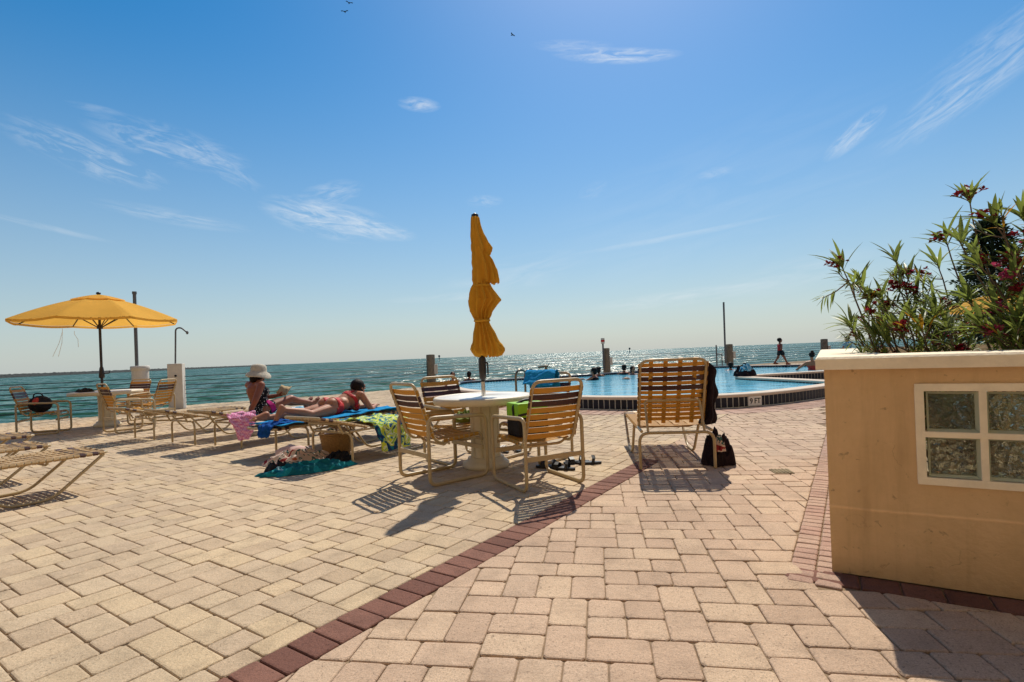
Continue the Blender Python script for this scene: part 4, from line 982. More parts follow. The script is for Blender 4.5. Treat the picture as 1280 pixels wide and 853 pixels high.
def heap(name, label, c, size, m, cat, seed=0, spike=.35, yaw=0.0, parent=None):
    """crumpled cloth lying in a heap: a folded, creased sheet over a low mound"""
    c = Vector(c); sx, sy, sz = size; ca, sa = math.cos(yaw), math.sin(yaw); n = 64
    def f(u, v):
        a = u * 2 * math.pi; rr = (1 - v) ** .75
        w = 1 + spike * noise.noise(V(math.cos(a) * 1.6 + seed, math.sin(a) * 1.6, seed * 2.3)) + spike * .4 * noise.noise(V(math.cos(a) * 4 + seed, math.sin(a) * 4, seed))
        x, y = rr * w * math.cos(a) * sx, rr * w * math.sin(a) * sy
        q = noise.noise(V(x * 2.2 / sx + seed, y * 1.6 / sy + .8 * x / sx, seed)); q2 = noise.noise(V(x * 5 / sx, y * 5 / sy + seed, seed * 3)); ridge = 1 - abs(q) * 3.0
        dome = max(0.0, 1 - rr * rr) ** .75
        z = sz * (dome * (.62 + .42 * ridge + .22 * q2) + .10 * (1 - v) * (1 - abs(q2)) * min(1, v * 8) + .03 * noise.noise(V(x * 38 + seed, y * 38, 1)))
        return c + V(x * ca - y * sa, x * sa + y * ca, max(.004, z))
    mb = MB(); mb.grid(f, n, 26, True, True); o = mb.build(name, m, parent, normals=False)
    if label: tag(o, label, cat)
    return o

# ------------------------------------------------------------------ loungers
AX = V(.545, .839, 0).normalized(); RX = V(AX.y, -AX.x, 0); YAW = math.atan2(-AX.x, AX.y)
def L(near, lat, along, z=0.0): return V(near[0], near[1], 0) + RX * lat + AX * along + V(0, 0, z)
row = {}
heads = dict(a=(-6.22, 8.22), b=(-5.14, 7.50), c=(-4.22, 7.02), d=(-3.04, 6.33), e=(-2.28, 5.60))
row['a'] = lounger('empty cream strap lounger, farthest left of the row, beside the chairs of the parasol table', heads['a'], 15, YAW)
row['b'] = lounger('empty cream strap lounger with a slightly raised back, left of the sun hat woman', heads['b'], 15, YAW)
row['c'] = lounger('cream strap lounger on which the woman in the sun hat sits', heads['c'], 15, YAW)
row['d'] = lounger('cream strap lounger under the woman in the red bikini', heads['d'], 0, YAW)
row['e'] = lounger('nearest cream strap lounger of the row, with a green and navy towel over its side', heads['e'], 15, YAW)
F1 = (V(-3.88, 5.03, 0) - RX * .315)                                    # middle of the foot end of the front left lounger
l1 = lounger('nearest lounger at the left edge, flat straps with two brown bands at its foot', F1 - AX * LL, 0, YAW)
l2 = lounger('flat strap lounger at the left edge, second behind the nearest one there', F1 - AX * LL + V(-1.08, .62, 0), 0, YAW)
l3 = lounger('flat strap lounger at the left edge, farthest back of the three there', F1 - AX * LL + V(-2.15, 1.60, 0), 0, YAW)
lr_n, lr_f = V(1.495, 4.90, 0), V(1.66, 6.35, 0); ax = (lr_f - lr_n).normalized()
LR_YAW = math.atan2(-ax.x, ax.y); LRH = lr_n - ax * .40
lr = lounger('tan strap lounger with its back raised upright, facing the pool alone', LRH, 66, LR_YAW, brown_foot=(1, 3), brown_back=(1, 3, 5))

# ------------------------------------------------------------------ central table set
TC = V(-.305, 5.37, 0)
table('cream pedestal table with a closed golden parasol through its middle', TC, 1.02, R(8))
g = 'strap patio chairs round the central table'
patio_chair('strap patio chair left of the central table, turned in side view', (-.684, 4.98), R(-51), g)
c2 = patio_chair('strap patio chair behind the central table, its seat mostly hidden by the table top', (-.60, 5.78), R(-141), g)
c3 = patio_chair('strap patio chair right of the central table with a lime cooler on its seat', (.18, 4.63), R(27), g)
c4 = patio_chair('strap patio chair with a bright blue towel over its back, half hidden behind another', (.20, 5.62), R(142), g)

# closed parasol
def closed_umbrella(c):
    t = thing('closed_parasol', 'closed golden parasol tied in three bunches standing in the central table', 'parasol', c)
    mb = MB(); mb.tube([(0, 0, .60), (0, 0, .86)], .021, 12); mb.build('lower_pole', M['steel'], t)
    mb = MB(); mb.tube([(0, 0, .86), (-.015, 0, 2.50)], .020, 12); mb.build('pole', M['bronze'], t)
    mb = MB(); mb.lathe([(.022, .88), (.034, .90), (.040, 1.0), (.040, 1.08), (.028, 1.12)], 12); mb.tube(rounded([(.03, -.02, 1.05), (.055, -.03, 1.05), (.055, -.03, .93)], .015), .009, 6); mb.build('crank_housing', M['bronze'], t)
    mb = MB(); mb.lathe([(.018, 2.46), (.035, 2.475), (.02, 2.50), (.038, 2.53), (.036, 2.56), (.0, 2.58)], 14, (-.015, 0, 0)); mb.build('finial', M['bronze'], t)
    zp = lambda y: 1.12 + (447.0 - (250 + y / 3.414)) / 660 * 5.37
    xp = lambda x: ((540 + x / 3.414) - 602.0) / 660 * 5.37
    segs = [[(80, 188, 224), (110, 184, 230), (150, 182, 242), (190, 182, 262), (215, 182, 277), (235, 190, 268), (246, 210, 255)],
            [(205, 190, 240), (240, 182, 262), (265, 181, 278), (300, 182, 292), (335, 182, 298), (358, 184, 300), (364, 205, 292)],
            [(345, 190, 250), (365, 182, 258), (385, 170, 272), (405, 163, 288), (430, 160, 306), (455, 162, 286), (480, 168, 266), (505, 180, 254), (522, 190, 246)],
            [(512, 190, 246), (530, 186, 250), (560, 180, 266), (600, 172, 286), (635, 164, 306), (652, 166, 312), (668, 178, 300), (674, 200, 276)]]
    mb = MB()
    for si, seg in enumerate(segs):
        nP = 9 + si; m_ = len(seg); fine = []
        for i in range(m_ - 1):
            for k in range(4):
                f = k / 4; fine.append([seg[i][q] * (1 - f) + seg[i + 1][q] * f for q in range(3)])
        fine.append(list(seg[-1]))
        def fn(u, v, fine=fine, si=si, nP=nP):
            i = min(len(fine) - 1, int(round(v * (len(fine) - 1)))); y, xl, xr = fine[i]
            a = 2 * math.pi * u; cx = (xp(xl) + xp(xr)) / 2; hw = (xp(xr) - xp(xl)) / 2
            dp = .045 + .55 * hw; tw = .8 * v + si
            ple = 1.03 - (.26 + .34 * v) * abs(math.sin(.5 * (nP * a + tw * 2 + 1.6 * math.sin(2 * a + si)))) ** .8 - .05 * abs(math.sin(nP * .5 * a + si))
            zz = zp(y) + .012 * v * math.sin(nP * a + tw * 2)
            return V(cx + hw * (1.06 if v > .5 else 1.0) * math.cos(a) * max(ple, .93 if abs(math.cos(a)) > .93 else 0), dp * math.sin(a) * ple, zz)
        mb.grid(fn, 120, len(fine), True, True)
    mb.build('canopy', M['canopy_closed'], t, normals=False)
    for y, xl, xr in ((371, 196, 256), (521, 189, 247)):
        mb = MB(); cx = (xp(xl) + xp(xr)) / 2; hw = (xp(xr) - xp(xl)) / 2
        mb.tube([(cx + (hw + .004) * math.cos(a), (.05 + .5 * hw) * math.sin(a), zp(y) + .006 * math.sin(a)) for a in [2 * math.pi * k / 24 for k in range(24)]], .013, 6, True); mb.build('tie', M['canopy_closed'], t)
    return t
cu_ = closed_umbrella(TC)

# ------------------------------------------------------------------ left table set
TL = G(133, 531); TL = V(-8.36, 10.85, 0)
table('cream pedestal table in the shade of the open yellow parasol', TL, 1.26)
open_umbrella('open yellow parasol with eight ribs over the table at the left', TL - V(.08, 0, 0), 2.66, 1.44, R(12))
g = 'strap patio chairs round the parasol table'
def fc(px, py, face): p = G(px, py); return (p.x, p.y), math.atan2(-face[0], face[1])
p, a = (-8.85, 9.95), math.atan2(-.93, .36)
cbag = patio_chair('strap patio chair holding a dark bag, at the left edge beside the parasol table', p, a, g)
patio_chair('strap patio chair nearest the viewer at the parasol table, turned away to the right', (-7.11, 9.75), R(-35), g)
patio_chair('strap patio chair behind the parasol table, in front of the round white post', (-8.75, 12.0), R(176), g)
patio_chair('strap patio chair right of the parasol table, in front of the square white post', (-7.65, 11.15), R(84), g)
p = V(-8.92, 9.95, .40)
t = thing('bag', 'round dark bag with a red patch lying on the patio chair at the left edge', 'bag', p)
mb = MB(); mb.ball((0, 0, .155), (.20, .15, .16), 18, 10); mb.build('bag_body', M['black'], t)
mb = MB(); mb.ball((.02, -.09, .20), (.07, .075, .085), 12, 8); mb.build('red_panel', M['orange_swim'], t)
mb = MB(); mb.tube(rounded([(-.1, -.03, .26), (-.07, -.05, .36), (.08, -.05, .36), (.1, -.03, .26)], .05), .012, 6); mb.build('handle', M['black_rubber'], t)
heap('folded_clothes', 'small dark bundle of cloth on the table under the open parasol', (TL.x - .32, TL.y - .15, .719), (.17, .12, .09), M['black'], 'clothes', 4)
for k, (x0, x1, y0, y1) in enumerate(((78, 66, 415, 446), (78, 73, 415, 446), (93, 98, 418, 434))):
    a_ = D(x0, y0, 9.9); b_ = D(x1, y1, 9.9); mb = MB(); mid_ = a_.lerp(b_, .5) + V(.03, 0, .02); mb.tube([a_ + V(0, 0, .06), a_, mid_, b_], .0035, 5)
    tag(mb.build('cord', M['white']), 'thin loose cord hanging from the rim of the open yellow parasol', 'cord', 'cords hanging from the open parasol')

# ------------------------------------------------------------------ towels, bags and sandals
N = heads
cloth('towel', 'pink checked towel hanging over the side of the lounger with the hat woman', [L(N['c'], .20, .42, SZ + .10), L(N['c'], .31, .42, SZ + .11), L(N['c'], .345, .41, SZ + .08), L(N['c'], .37, .43, .27), L(N['c'], .385, .40, .12)], AX, .40, M['pink_towel'], seed=3, ripple=.02, hang=lambda u: 1.0 - .62 * max(0, u - .35) / .65)
cloth('towel', 'aqua and white towel spread on the lounger under the hat woman', [L(N['c'], 0, .62, SZ + .03), L(N['c'], 0, 1.93, SZ + .03)], RX, .56, M['aqua_towel'], seed=5)
cloth('towel', 'bright blue towel spread along the lounger under the bikini woman', [L(N['d'], .05, .02, SZ + .03), L(N['d'], .03, 1.3, SZ + .035), L(N['d'], 0, 1.90, SZ + .045), L(N['d'], 0, 1.975, SZ), L(N['d'], 0, 1.98, SZ - .13)], RX, .68, M['blue_towel'], seed=7, ripple=.018)
cloth('towel', 'deep blue towel corner hanging off the foot of the bikini woman\'s lounger', [L(N['d'], .10, .36, SZ + .05), L(N['d'], .12, .06, SZ + .05), L(N['d'], .14, -.03, SZ + .02), L(N['d'], .15, -.05, SZ - .09)], RX, .40, M['deep_blue'], seed=9, ripple=.022, hang=lambda u: 1 - .45 * u)
cloth('towel', 'green and navy beach towel draped over the side of the nearest row lounger', [L(N['e'], -.30, 1.02, SZ + .03), L(N['e'], 0, 1.0, SZ + .045), L(N['e'], .29, .99, SZ + .04), L(N['e'], .345, .98, SZ - .01), L(N['e'], .375, .98, .22), L(N['e'], .39, 1.0, .07)], AX, .62, M['pattern_towel'], seed=12, ripple=.03, hang=lambda u: 1.25 - .55 * u)
heap('towel', 'crumpled teal towel on the paving in front of the row of loungers', (-2.12, 5.52, 0), (.43, .17, .105), M['teal_towel'], 'towel', 2, .7, R(24))
heap('clothes', 'black cloth heap at the left end of the crumpled teal towel', (-2.47, 5.47, 0), (.13, .10, .13), M['black'], 'clothes', 6)
heap('clothes', 'red and white floral cloth heap under the nearest row lounger', (-2.42, 5.92, 0), (.38, .17, .16), M['floral'], 'clothes', 8, .4, R(15))
heap('clothes', 'dark cloth bundle between the floral heap and the wicker basket', (-2.00, 5.98, 0), (.17, .12, .12), M['black'], 'clothes', 9)
# tote
t = thing('tote_bag', 'pale pink printed tote bag lying on its side under the row of loungers', 'bag', (-2.62, 6.22, 0), R(20)); t.scale = (.72, .8, .72)
mb = MB(); mb.grid(lambda u, v: V(-.27 + .54 * v, (.035 + .105 * math.sin(min(1, v * 1.15 + .08) * 2.7)) * math.cos(u * 6.2832) * (1 + .25 * noise.noise(V(u * 6, v * 5, 2))), .115 + (.03 + .085 * math.sin(min(1, v * 1.15 + .08) * 2.6)) * math.sin(u * 6.2832) * (1 + .2 * noise.noise(V(u * 5, v * 6, 7)))), 40, 24, True, True); o = mb.build('bag_body', M['tote'], t, normals=False)
mb = MB(); mb.ball((.25, 0, .115), (.05, .085, .07), 14, 8); mb.build('opening', M['black'], t)
mb = MB(); mb.tube(rounded([(.20, -.12, .2), (.33, -.2, .12), (.35, -.16, .03), (.2, -.2, .02)], .05), .012, 6); mb.build('strap', M['black_rubber'], t)
# basket
t = thing('wicker_basket', 'round wicker basket full of folded cloths under the nearest row lounger', 'basket', (-2.16, 6.38, 0))
mb = MB()
mb.grid(lambda u, v: V((.155 + .045 * v + .004 * math.sin(v * 60)) * math.cos(u * 6.2832), (.135 + .04 * v + .004 * math.sin(v * 60)) * math.sin(u * 6.2832), .26 * v + .005), 60, 24, True, True)
mb.tube([(.20 * math.cos(a), .175 * math.sin(a), .265) for a in [k * math.pi / 16 for k in range(32)]], .013, 6, True); mb.prism([(.15 * math.cos(k * .3927), .13 * math.sin(k * .3927)) for k in range(16)], .004, .02); mb.build('weave', M['wicker'], t)
heap('contents', None, (0, 0, .20), (.18, .15, .16), M['floral'], '', 21, .2, parent=t)
mb = MB(); mb.tube([(.19 * math.cos(a), -.02, .265 + .17 * math.sin(a)) for a in [math.pi * k / 14 for k in range(15)]], .011, 6); mb.build('handle', M['wicker'], t)
def shoe(label, p, yaw, m, cat='sandal', strap_m=None, group=None):
    t = thing('sandal', label, cat, p, yaw, group)
    mb = MB(); out = []
    for k in range(20):
        a = 2 * math.pi * k / 20; y = math.sin(a) * .135; w = .042 + .010 * math.sin(a) ; out.append((math.cos(a) * w, y))
    mb.prism(out, 0.002, .024); mb.build('sole', m, t)
    mb = MB(); sm = strap_m or m
    mb.strip([V(-.048, .05, .012), V(-.04, .05, .05), V(0, .055, .068), V(.04, .05, .05), V(.048, .05, .012)], (0, 1, 0), .045, .006); mb.strip([V(-.042, -.05, .012), V(-.035, -.06, .06), V(0, -.05, .085), V(.035, -.06, .06), V(.042, -.05, .012)], (0, 1, 0), .03, .006)
    mb.build('strap', sm, t); return t
g1 = G(690, 585); shoe('black sandal under the patio chair with the lime cooler, toe to the left', (g1.x - .03, g1.y, 0), R(70), M['black_rubber'], group='black sandals on the paving')
g1 = G(703, 587); shoe('black sandal at the right of the pair, under the patio chair with the lime cooler', (g1.x, g1.y, 0), R(60), M['black_rubber'], group='black sandals on the paving')
g1 = G(722, 582); shoe('black slipper beside the right rear leg of the patio chair with the cooler', (g1.x, g1.y + .1, 0), R(100), M['black_rubber'], group='black sandals on the paving')
g1 = G(735, 580); shoe('outermost black slipper, nearest the red brick border', (g1.x, g1.y, 0), R(80), M['black_rubber'], group='black sandals on the paving')
g1 = G(632, 565); shoe('white strapped sandal left of its mate, beside the table foot', (g1.x - .01, g1.y, 0), R(15), M['black_rubber'], strap_m=M['white'], group='white strapped sandals')
g1 = G(645, 564); shoe('white strapped sandal right of its mate, under the chairs by the table', (g1.x + .02, g1.y, 0), R(8), M['black_rubber'], strap_m=M['white'], group='white strapped sandals')
t = thing('cooler_bag', 'lime green and black cooler bag on the seat of the patio chair at the right', 'cooler bag', (.115, 4.74, .40), R(27))
mb = MB(); mb.box((0, 0, .085), (.30, .23, .17), None, .02); mb.build('lower_body', M['black'], t)
mb = MB(); mb.box((0, 0, .23), (.305, .235, .13), None, .025); mb.build('lid', M['lime'], t)
mb = MB(); mb.tube(rounded([(-.155, -.04, .16), (-.16, -.03, .27), (-.05, -.03, .315), (.12, .02, .31)], .03), .012, 6); mb.strip([V(-.155, -.12, .19), V(0, -.122, .21), V(.155, -.12, .19)], (0, 0, 1), .02, .006); mb.build('handle', M['black_rubber'], t)
cloth('towel', 'bright blue towel hung over the back of the half hidden patio chair', [V(.36, 5.84, .70), V(.352, 5.90, .90), V(.345, 5.91, .915), V(.325, 5.88, .915), V(.27, 5.76, .76)], (math.cos(R(142)), math.sin(R(142)), 0), .40, M['blue_towel'], seed=15, ripple=.014)
heap('clothes', 'olive green cloth on the seat of the chair behind the central table', (-.54, 5.86, .405), (.16, .15, .13), M['olive'], 'clothes', 17)
t = thing('swim_shoe', 'black and white shoe beside the olive cloth on the chair behind the table', 'shoe', (-.36, 5.70, .405), R(40))
mb = MB(); mb.ball((0, 0, .06), (.055, .13, .06), 14, 8); mb.build('upper', M['black'], t); mb = MB(); mb.ball((.01, -.05, .055), (.057, .07, .057), 12, 8); mb.build('toe', M['white'], t)
# clothes on the upright lounger
def LR(x, y, z): ca, sa = math.cos(LR_YAW), math.sin(LR_YAW); return V(LRH.x + x * ca - y * sa, LRH.y + x * sa + y * ca, z)
def drape(u, v):
    """long garment hooked over the top corner of the back, falling in folds to the rail"""
    a = u * 2 * math.pi; top_, bot_ = LR(.285, .52, .99), LR(.335, .76, .36)
    c = top_.lerp(bot_, v) + (LR(1, 0, 0) - LR(0, 0, 0)) * (.055 * math.sin(v * 3.0) + .02 * math.sin(v * 9))
    wx = .035 + .04 * math.sin(min(1, v * 1.6) * 2.6) + .016 * math.sin(v * 15); wy = .045 + .07 * v
    f = 1 + .22 * math.sin(5 * a + 4 * v) + .16 * noise.noise(V(math.cos(a) * 2, math.sin(a) * 2, v * 5)); 
    if v < .02 or v > .98: f *= .5
    return c + (LR(1, 0, 0) - LR(0, 0, 0)) * (wx * f * math.cos(a)) + (LR(0, 1, 0) - LR(0, 0, 0)) * (wy * f * math.sin(a))
mb = MB(); mb.grid(drape, 60, 40, True, True); o = mb.build('shirt', M['plum'], normals=False); tag(o, 'long dark plum garment hanging down the right side of the upright lounger', 'clothes')
heap('clothes', 'dark clothes with a red patch heaped at the right leg of the upright lounger', LR(.40, .58, 0), (.14, .13, .33), M['plum'], 'clothes', 23, .6)
heap('towel', 'small red and white cloth tucked on top of the dark clothes by the upright lounger', LR(.40, .49, .14), (.045, .05, .15), M['floral'], 'towel', 25, .4)
# drain
g1 = G(977, 590); t = thing('floor_drain', 'small dark drain grate set in the pink paving', 'drain', (g1.x, g1.y, .004), R(-9))
mb = MB(); mb.box((0, 0, .001), (.16, .16, .006)); mb.build('pit', M['soil'], t)
mb = MB()
for k in range(5): mb.box((-.06 + k * .03, 0, .0055), (.010, .15, .004))
mb.build('grate', M['soil'], t)
# ------------------------------------------------------------------ pool fittings
t = thing('pool_ladder', 'pair of bent bronze handrails of the pool ladder behind the central table', 'pool ladder', (0, 0, 0))
for k, (x0, x1) in enumerate(((645, 690), (656.5, 703))):
    a = D(x0 + .5, 492, 12.15 + .0 * k); top = D(x0, 463.5, 12.2); pts = [(a.x, a.y, .24), (a.x, a.y, .66), (a.x + .05, a.y + .05, .755), (a.x + .16, a.y + .14, .76), (a.x + .34, a.y + .42, .62), (a.x + .62, a.y + .85, .36), (a.x + .75, a.y + 1.05, .05)]
    mb = MB(); mb.tube(rounded(pts, .1, 4), .026, 8); mb.build('handrail', M['dark_rail'], t)
mb = MB(); p = D(683, 472, 13.4); mb.tube([(p.x, p.y, .1), (p.x, p.y, .80)], .035, 8); mb.tube([(p.x - .2, p.y, .78), (p.x + .06, p.y, .80)], .03, 8); mb.build('cross_rail', M['dark_rail'], t)
heap('bags', 'dark bag and white towel heap on the pool coping at the tip of the notch', (6.62, 15.1, CZ1), (.30, .20, .34), M['plum'], 'bags', 31, .4)
heap('towel', 'white towel on top of the dark heap at the tip of the pool notch', (6.66, 15.02, CZ1 + .14), (.17, .13, .22), M['aqua_towel'], 'towel', 33, .4)
open_umbrella('open yellow parasol far behind the oleanders on the right', (18.6, 20.6), 2.62, 1.6, R(5))

# ------------------------------------------------------------------ people
def hand(mb, wrist, direction, palm_n, ln=.17, curl=.5, side=1):
    """palm, four unequal bent fingers and a thumb"""
    d = Vector(direction).normalized(); n = Vector(palm_n); n = (n - d * n.dot(d)).normalized(); s_ = d.cross(n) * side; w = Vector(wrist)
    mb.limb(w, .025, w + d * .045, .030); 
    for k in (-1.5, -.5, .5, 1.5): mb.limb(w + d * .03, .018, w + d * .085 + s_ * (k * .019), .0135, 8)
    for k, l in ((-1.5, .060), (-.5, .074), (.5, .080), (1.5, .070)):
        b = w + d * .085 + s_ * (k * .019); m_ = b + (d * math.cos(curl * .5) + n * math.sin(curl * .5)) * (l * .5); e = m_ + (d * math.cos(curl) + n * math.sin(curl)) * (l * .5)
        mb.limb(b, .0105, m_, .0100, 8); mb.limb(m_, .0100, e, .0088, 8)
    tb = w + d * .025 + s_ * .026; tm = tb + (d * .6 + s_ * .7 + n * .25).normalized() * .04; mb.limb(tb, .014, tm, .0115, 8); mb.limb(tm, .0115, tm + (d * .9 + s_ * .2 + n * .3).normalized() * .032, .0095, 8)
def foot(mb, ankle, heel_d, toe_d, ln=.23):
    """heel_d: direction from shin towards sole; toe_d: direction of the toes"""
    a = Vector(ankle); h = Vector(heel_d).normalized(); td = Vector(toe_d).normalized(); sd = h.cross(td)
    mb.limb(a, .038, a + h * .045 - td * .035, .034); mb.limb(a, .038, a + h * .05 + td * .09, .030); mb.limb(a + h * .05 - td * .03, .034, a + h * .055 + td * .12, .033)
    for k in range(5):
        b = a + h * .058 + td * .12 + sd * ((k - 2) * .0175); mb.limb(b, .014, b + td * (.055 - .007 * abs(k - 1)), .0095, 8)
def head(mb, c, face, up, r=.095):
    c = Vector(c); f = Vector(face).normalized(); u = Vector(up); u = (u - f * u.dot(f)).normalized(); s_ = f.cross(u); Mx = Matrix((s_, f, u)).transposed()
    mb.ball(c + u * .022, (r * .80, r * .98, r * 1.02), 20, 14, Mx); mb.ball(c + f * r * .18 - u * r * .42, (r * .60, r * .72, r * .78), 18, 12, Mx)
    mb.limb(c + f * r * .98 + u * .006, .009, c + f * r * 1.17 - u * r * .26, .014, 8); mb.ball(c + f * r * .80 - u * r * .92, (.022, .018, .018), 10, 8, Mx)
    for q in (-1, 1):
        mb.ball(c + s_ * (q * r * .82) - f * r * .05 - u * .005, (.012, .024, .032), 10, 8, Mx); mb.ball(c + s_ * q * r * .36 + f * r * .86 + u * r * .26, (.026, .014, .010), 10, 6, Mx)
    return c, f, u, s_
def face_parts(par, hd, r=.095):
    c, f, u, s_ = hd; Mx = Matrix((s_, f, u)).transposed()
    for q in (-1, 1):
        mb = MB(); mb.ball(c + s_ * (q * r * .37) + f * r * .90 + u * r * .08, (.014, .008, .008), 10, 6, Mx); mb.build('eye', M['eye'], par)
    mb = MB(); mb.ball(c + f * r * .93 - u * r * .56, (.024, .010, .009), 10, 6, Mx); mb.build('mouth', M['lips'], par)
UP = V(0, 0, 1)
# --- woman in the sun hat, sitting up on lounger c; local frame: x lateral, y towards the foot, z up
def lf(o, near): o.location = (near[0], near[1], 0); o.rotation_euler = (0, 0, YAW)
mb = MB(); z0 = SZ + .045
pel, waist, chest = V(0, .93, z0 + .09), V(0, .87, z0 + .21), V(0, .83, z0 + .35)
mb.ball(pel, (.165, .135, .125)); mb.limb(pel, .13, waist, .115); mb.ball(waist, (.140, .10, .12)); mb.limb(waist, .112, chest, .12); mb.ball(chest, (.165, .105, .13)); mb.ball(chest + V(0, .02, .07), (.17, .085, .07))
for q in (-1, 1): mb.ball(chest + V(q * .072, .095, -.02), (.07, .065, .068)); mb.ball(pel + V(q * .08, -.05, -.02), (.10, .10, .105))
neck = chest + V(0, .005, .135); hc = V(-.005, .885, z0 + .565); mb.limb(chest + V(0, 0, .08), .06, neck, .05); mb.limb(neck, .05, hc, .052)
hd = head(mb, hc, V(-.10, .93, -.38), UP, .094)
sh = chest + V(.168, -.01, .085); el = V(.235, .68, z0 + .22); wr = V(.215, .60, z0 + .045); mb.limb(chest + V(.09, 0, .09), .06, sh, .055); mb.limb(sh, .054, el, .043); mb.limb(el, .042, wr, .027); hand(mb, wr, V(.2, -.75, -.32), V(0, 0, -1), curl=.2)
sh = chest + V(-.168, .0, .085); el = V(-.20, 1.05, z0 + .22); wr = V(-.05, 1.23, z0 + .25); mb.limb(chest + V(-.09, 0, .09), .06, sh, .055); mb.limb(sh, .052, el, .042); mb.limb(el, .040, wr, .026); hand(mb, wr, V(.62, .55, .15), V(0, .4, .9), curl=1.0)
for q, kz in ((1, .19), (-1, .15)):
    hip = pel + V(q * .085, .03, -.005); kn = V(q * .09, 1.34, z0 + kz); an = V(q * .075, 1.71, z0 + .085)
    mb.limb(hip, .088, kn, .060); mb.limb(kn, .058, kn.lerp(an, .35) + V(0, -.012, -.012), .054); mb.limb(kn.lerp(an, .35) + V(0, -.012, -.012), .054, an, .037); foot(mb, an, V(0, .45, -.75), V(q * .12, .62, .78))
p1 = solid_body('person', mb, M['tan_skin']); lf(p1, heads['c'])
tag(p1, 'tanned woman in a pale sun hat and spotted black swimsuit sitting on a lounger', 'person')
g_ = garment('swimsuit', p1, lambda p: (abs(p.x) < .16 and .60 < p.y < 1.10 and z0 + .02 < p.z < z0 + .42 and not (p.y < .79 and p.z > z0 + .19) and p.y < 1.03 + .2 * (z0 + .2 - p.z)), M['polka'], .007)
g_ = garment('skirt_hem', p1, lambda p: abs(p.x) < .26 and .86 < p.y < 1.16 and z0 - .02 < p.z < z0 + .20 and .985 + z0 * .4 < p.y + p.z * .4 < 1.065 + z0 * .4, M['magenta'], .010)
face_parts(p1, hd, .094)
mb = MB(); c, f, u, s_ = hd; Mx = Matrix((s_, f, u)).transposed()
mb.ball(c + u * .015 - f * .02, (.088, .10, .10), 16, 10, Mx); mb.ball(c - f * .06 - u * .05, (.07, .05, .08), 14, 8, Mx); mb.build('hair', M['hair'], p1)
mb = MB(); Mt = Mx @ Matrix.Rotation(R(16), 3, 'X'); cc = c + u * .050 - f * .012
prof = [(.175, -.075), (.172, -.062), (.148, -.022), (.118, .004), (.112, .02), (.110, .06), (.102, .092), (.082, .112), (.04, .122), (0, .124)]
def brim(uu, vv):
    i = min(len(prof) - 1, int(round(vv * (len(prof) - 1)))); r_, z_ = prof[i]; a = uu * 6.2832
    flop = (-.030 * math.cos(a * 2 + .6) - .02 * math.sin(a * 3)) * max(0, (r_ - .112) / .09)
    return cc + Mt @ V(r_ * math.cos(a) * .94, r_ * math.sin(a) * 1.04, z_ + flop)
mb.grid(brim, 48, len(prof), True, True); hat = mb.build('sun_hat', M['hat'], p1, normals=False)
q = hat.modifiers.new('th', 'SOLIDIFY'); q.thickness = .005
# book in her left hand
bk = thing('book', 'open paperback book held by the woman in the sun hat', 'book', L(heads['c'], .03, 1.29, z0 + .31), YAW + R(10))
for q in (-1, 1):
    mb = MB(); mb.grid(lambda a, b, q=q: V(q * a * .105, -.035 * a + .02 * math.sin(a * 3.1), (b - .5) * .155), 8, 4); o = mb.build('page_block', M['paper'], bk); sm = o.modifiers.new('t', 'SOLIDIFY'); sm.thickness = .012
bk.rotation_euler = (R(-38), R(8), YAW + R(10))
# --- woman in the red bikini, prone on lounger d, propped on her elbows
mb = MB(); z0 = SZ + .05
pel, waist, chest = V(.02, 1.02, z0 + .10), V(.01, 1.17, z0 + .135), V(0, 1.33, z0 + .175)
mb.ball(pel, (.165, .15, .105)); mb.limb(pel, .11, waist, .10); mb.ball(waist, (.135, .12, .10)); mb.limb(waist, .10, chest, .105); mb.ball(chest, (.16, .12, .11)); mb.limb(waist + V(0, 0, .0), .10, chest + V(0, .03, .05), .10)
for q in (-1, 1): mb.ball(pel + V(q * .075, -.055, .055), (.088, .11, .085)); mb.ball(chest + V(q * .07, .05, -.09), (.065, .065, .065))
tc_ = chest + V(0, .07, .065); mb.ball(tc_, (.16, .08, .07)); hc = V(0, 1.50, z0 + .335); mb.limb(tc_, .06, hc - V(0, .01, .06), .048)
hd = head(mb, hc, V(.05, .93, .05), UP, .095)
for q in (-1, 1):
    sh = tc_ + V(q * .165, .0, .0); el = V(q * .22, 1.52, z0 + .030); wr = V(q * .07, 1.73, z0 + .05); mb.limb(tc_ + V(q * .08, 0, 0), .058, sh, .054); mb.limb(sh, .052, el, .041); mb.limb(el, .041, wr, .027); hand(mb, wr, V(-q * .5, .8, .12), V(0, 0, -1), curl=.35, side=q)
for q, ky, az_, ay, ax_ in ((1, .60, .155, .24, .10), (-1, .58, .055, .16, -.15)):
    hip = pel + V(q * .085, -.05, -.005); kn = V(q * .12 + .02, ky, z0 + .055); an = V(ax_, ay, z0 + az_)
    mb.limb(hip, .090, hip.lerp(kn, .5), .078); mb.limb(hip.lerp(kn, .5), .078, kn, .057); cf = kn.lerp(an, .33) + V(0, 0, .012); mb.limb(kn, .056, cf, .053); mb.limb(cf, .053, an, .034)
    if q == 1: foot(mb, an, V(0, -.85, .15), V(-.05, -.35, -.95))
    else: foot(mb, an, V(0, -.5, .8), V(-.15, -.9, -.35))
p2 = solid_body('person', mb, M['skin']); lf(p2, heads['d'])
tag(p2, 'woman in a red bikini lying on her front on a bright blue towel', 'person')
garment('bikini_bottom', p2, lambda p: .915 + 1.2 * abs(p.x) * (1 if p.z > z0 + .10 else .6) * .35 < p.y < 1.115 and abs(p.x) < .30, M['red_swim'], .006)
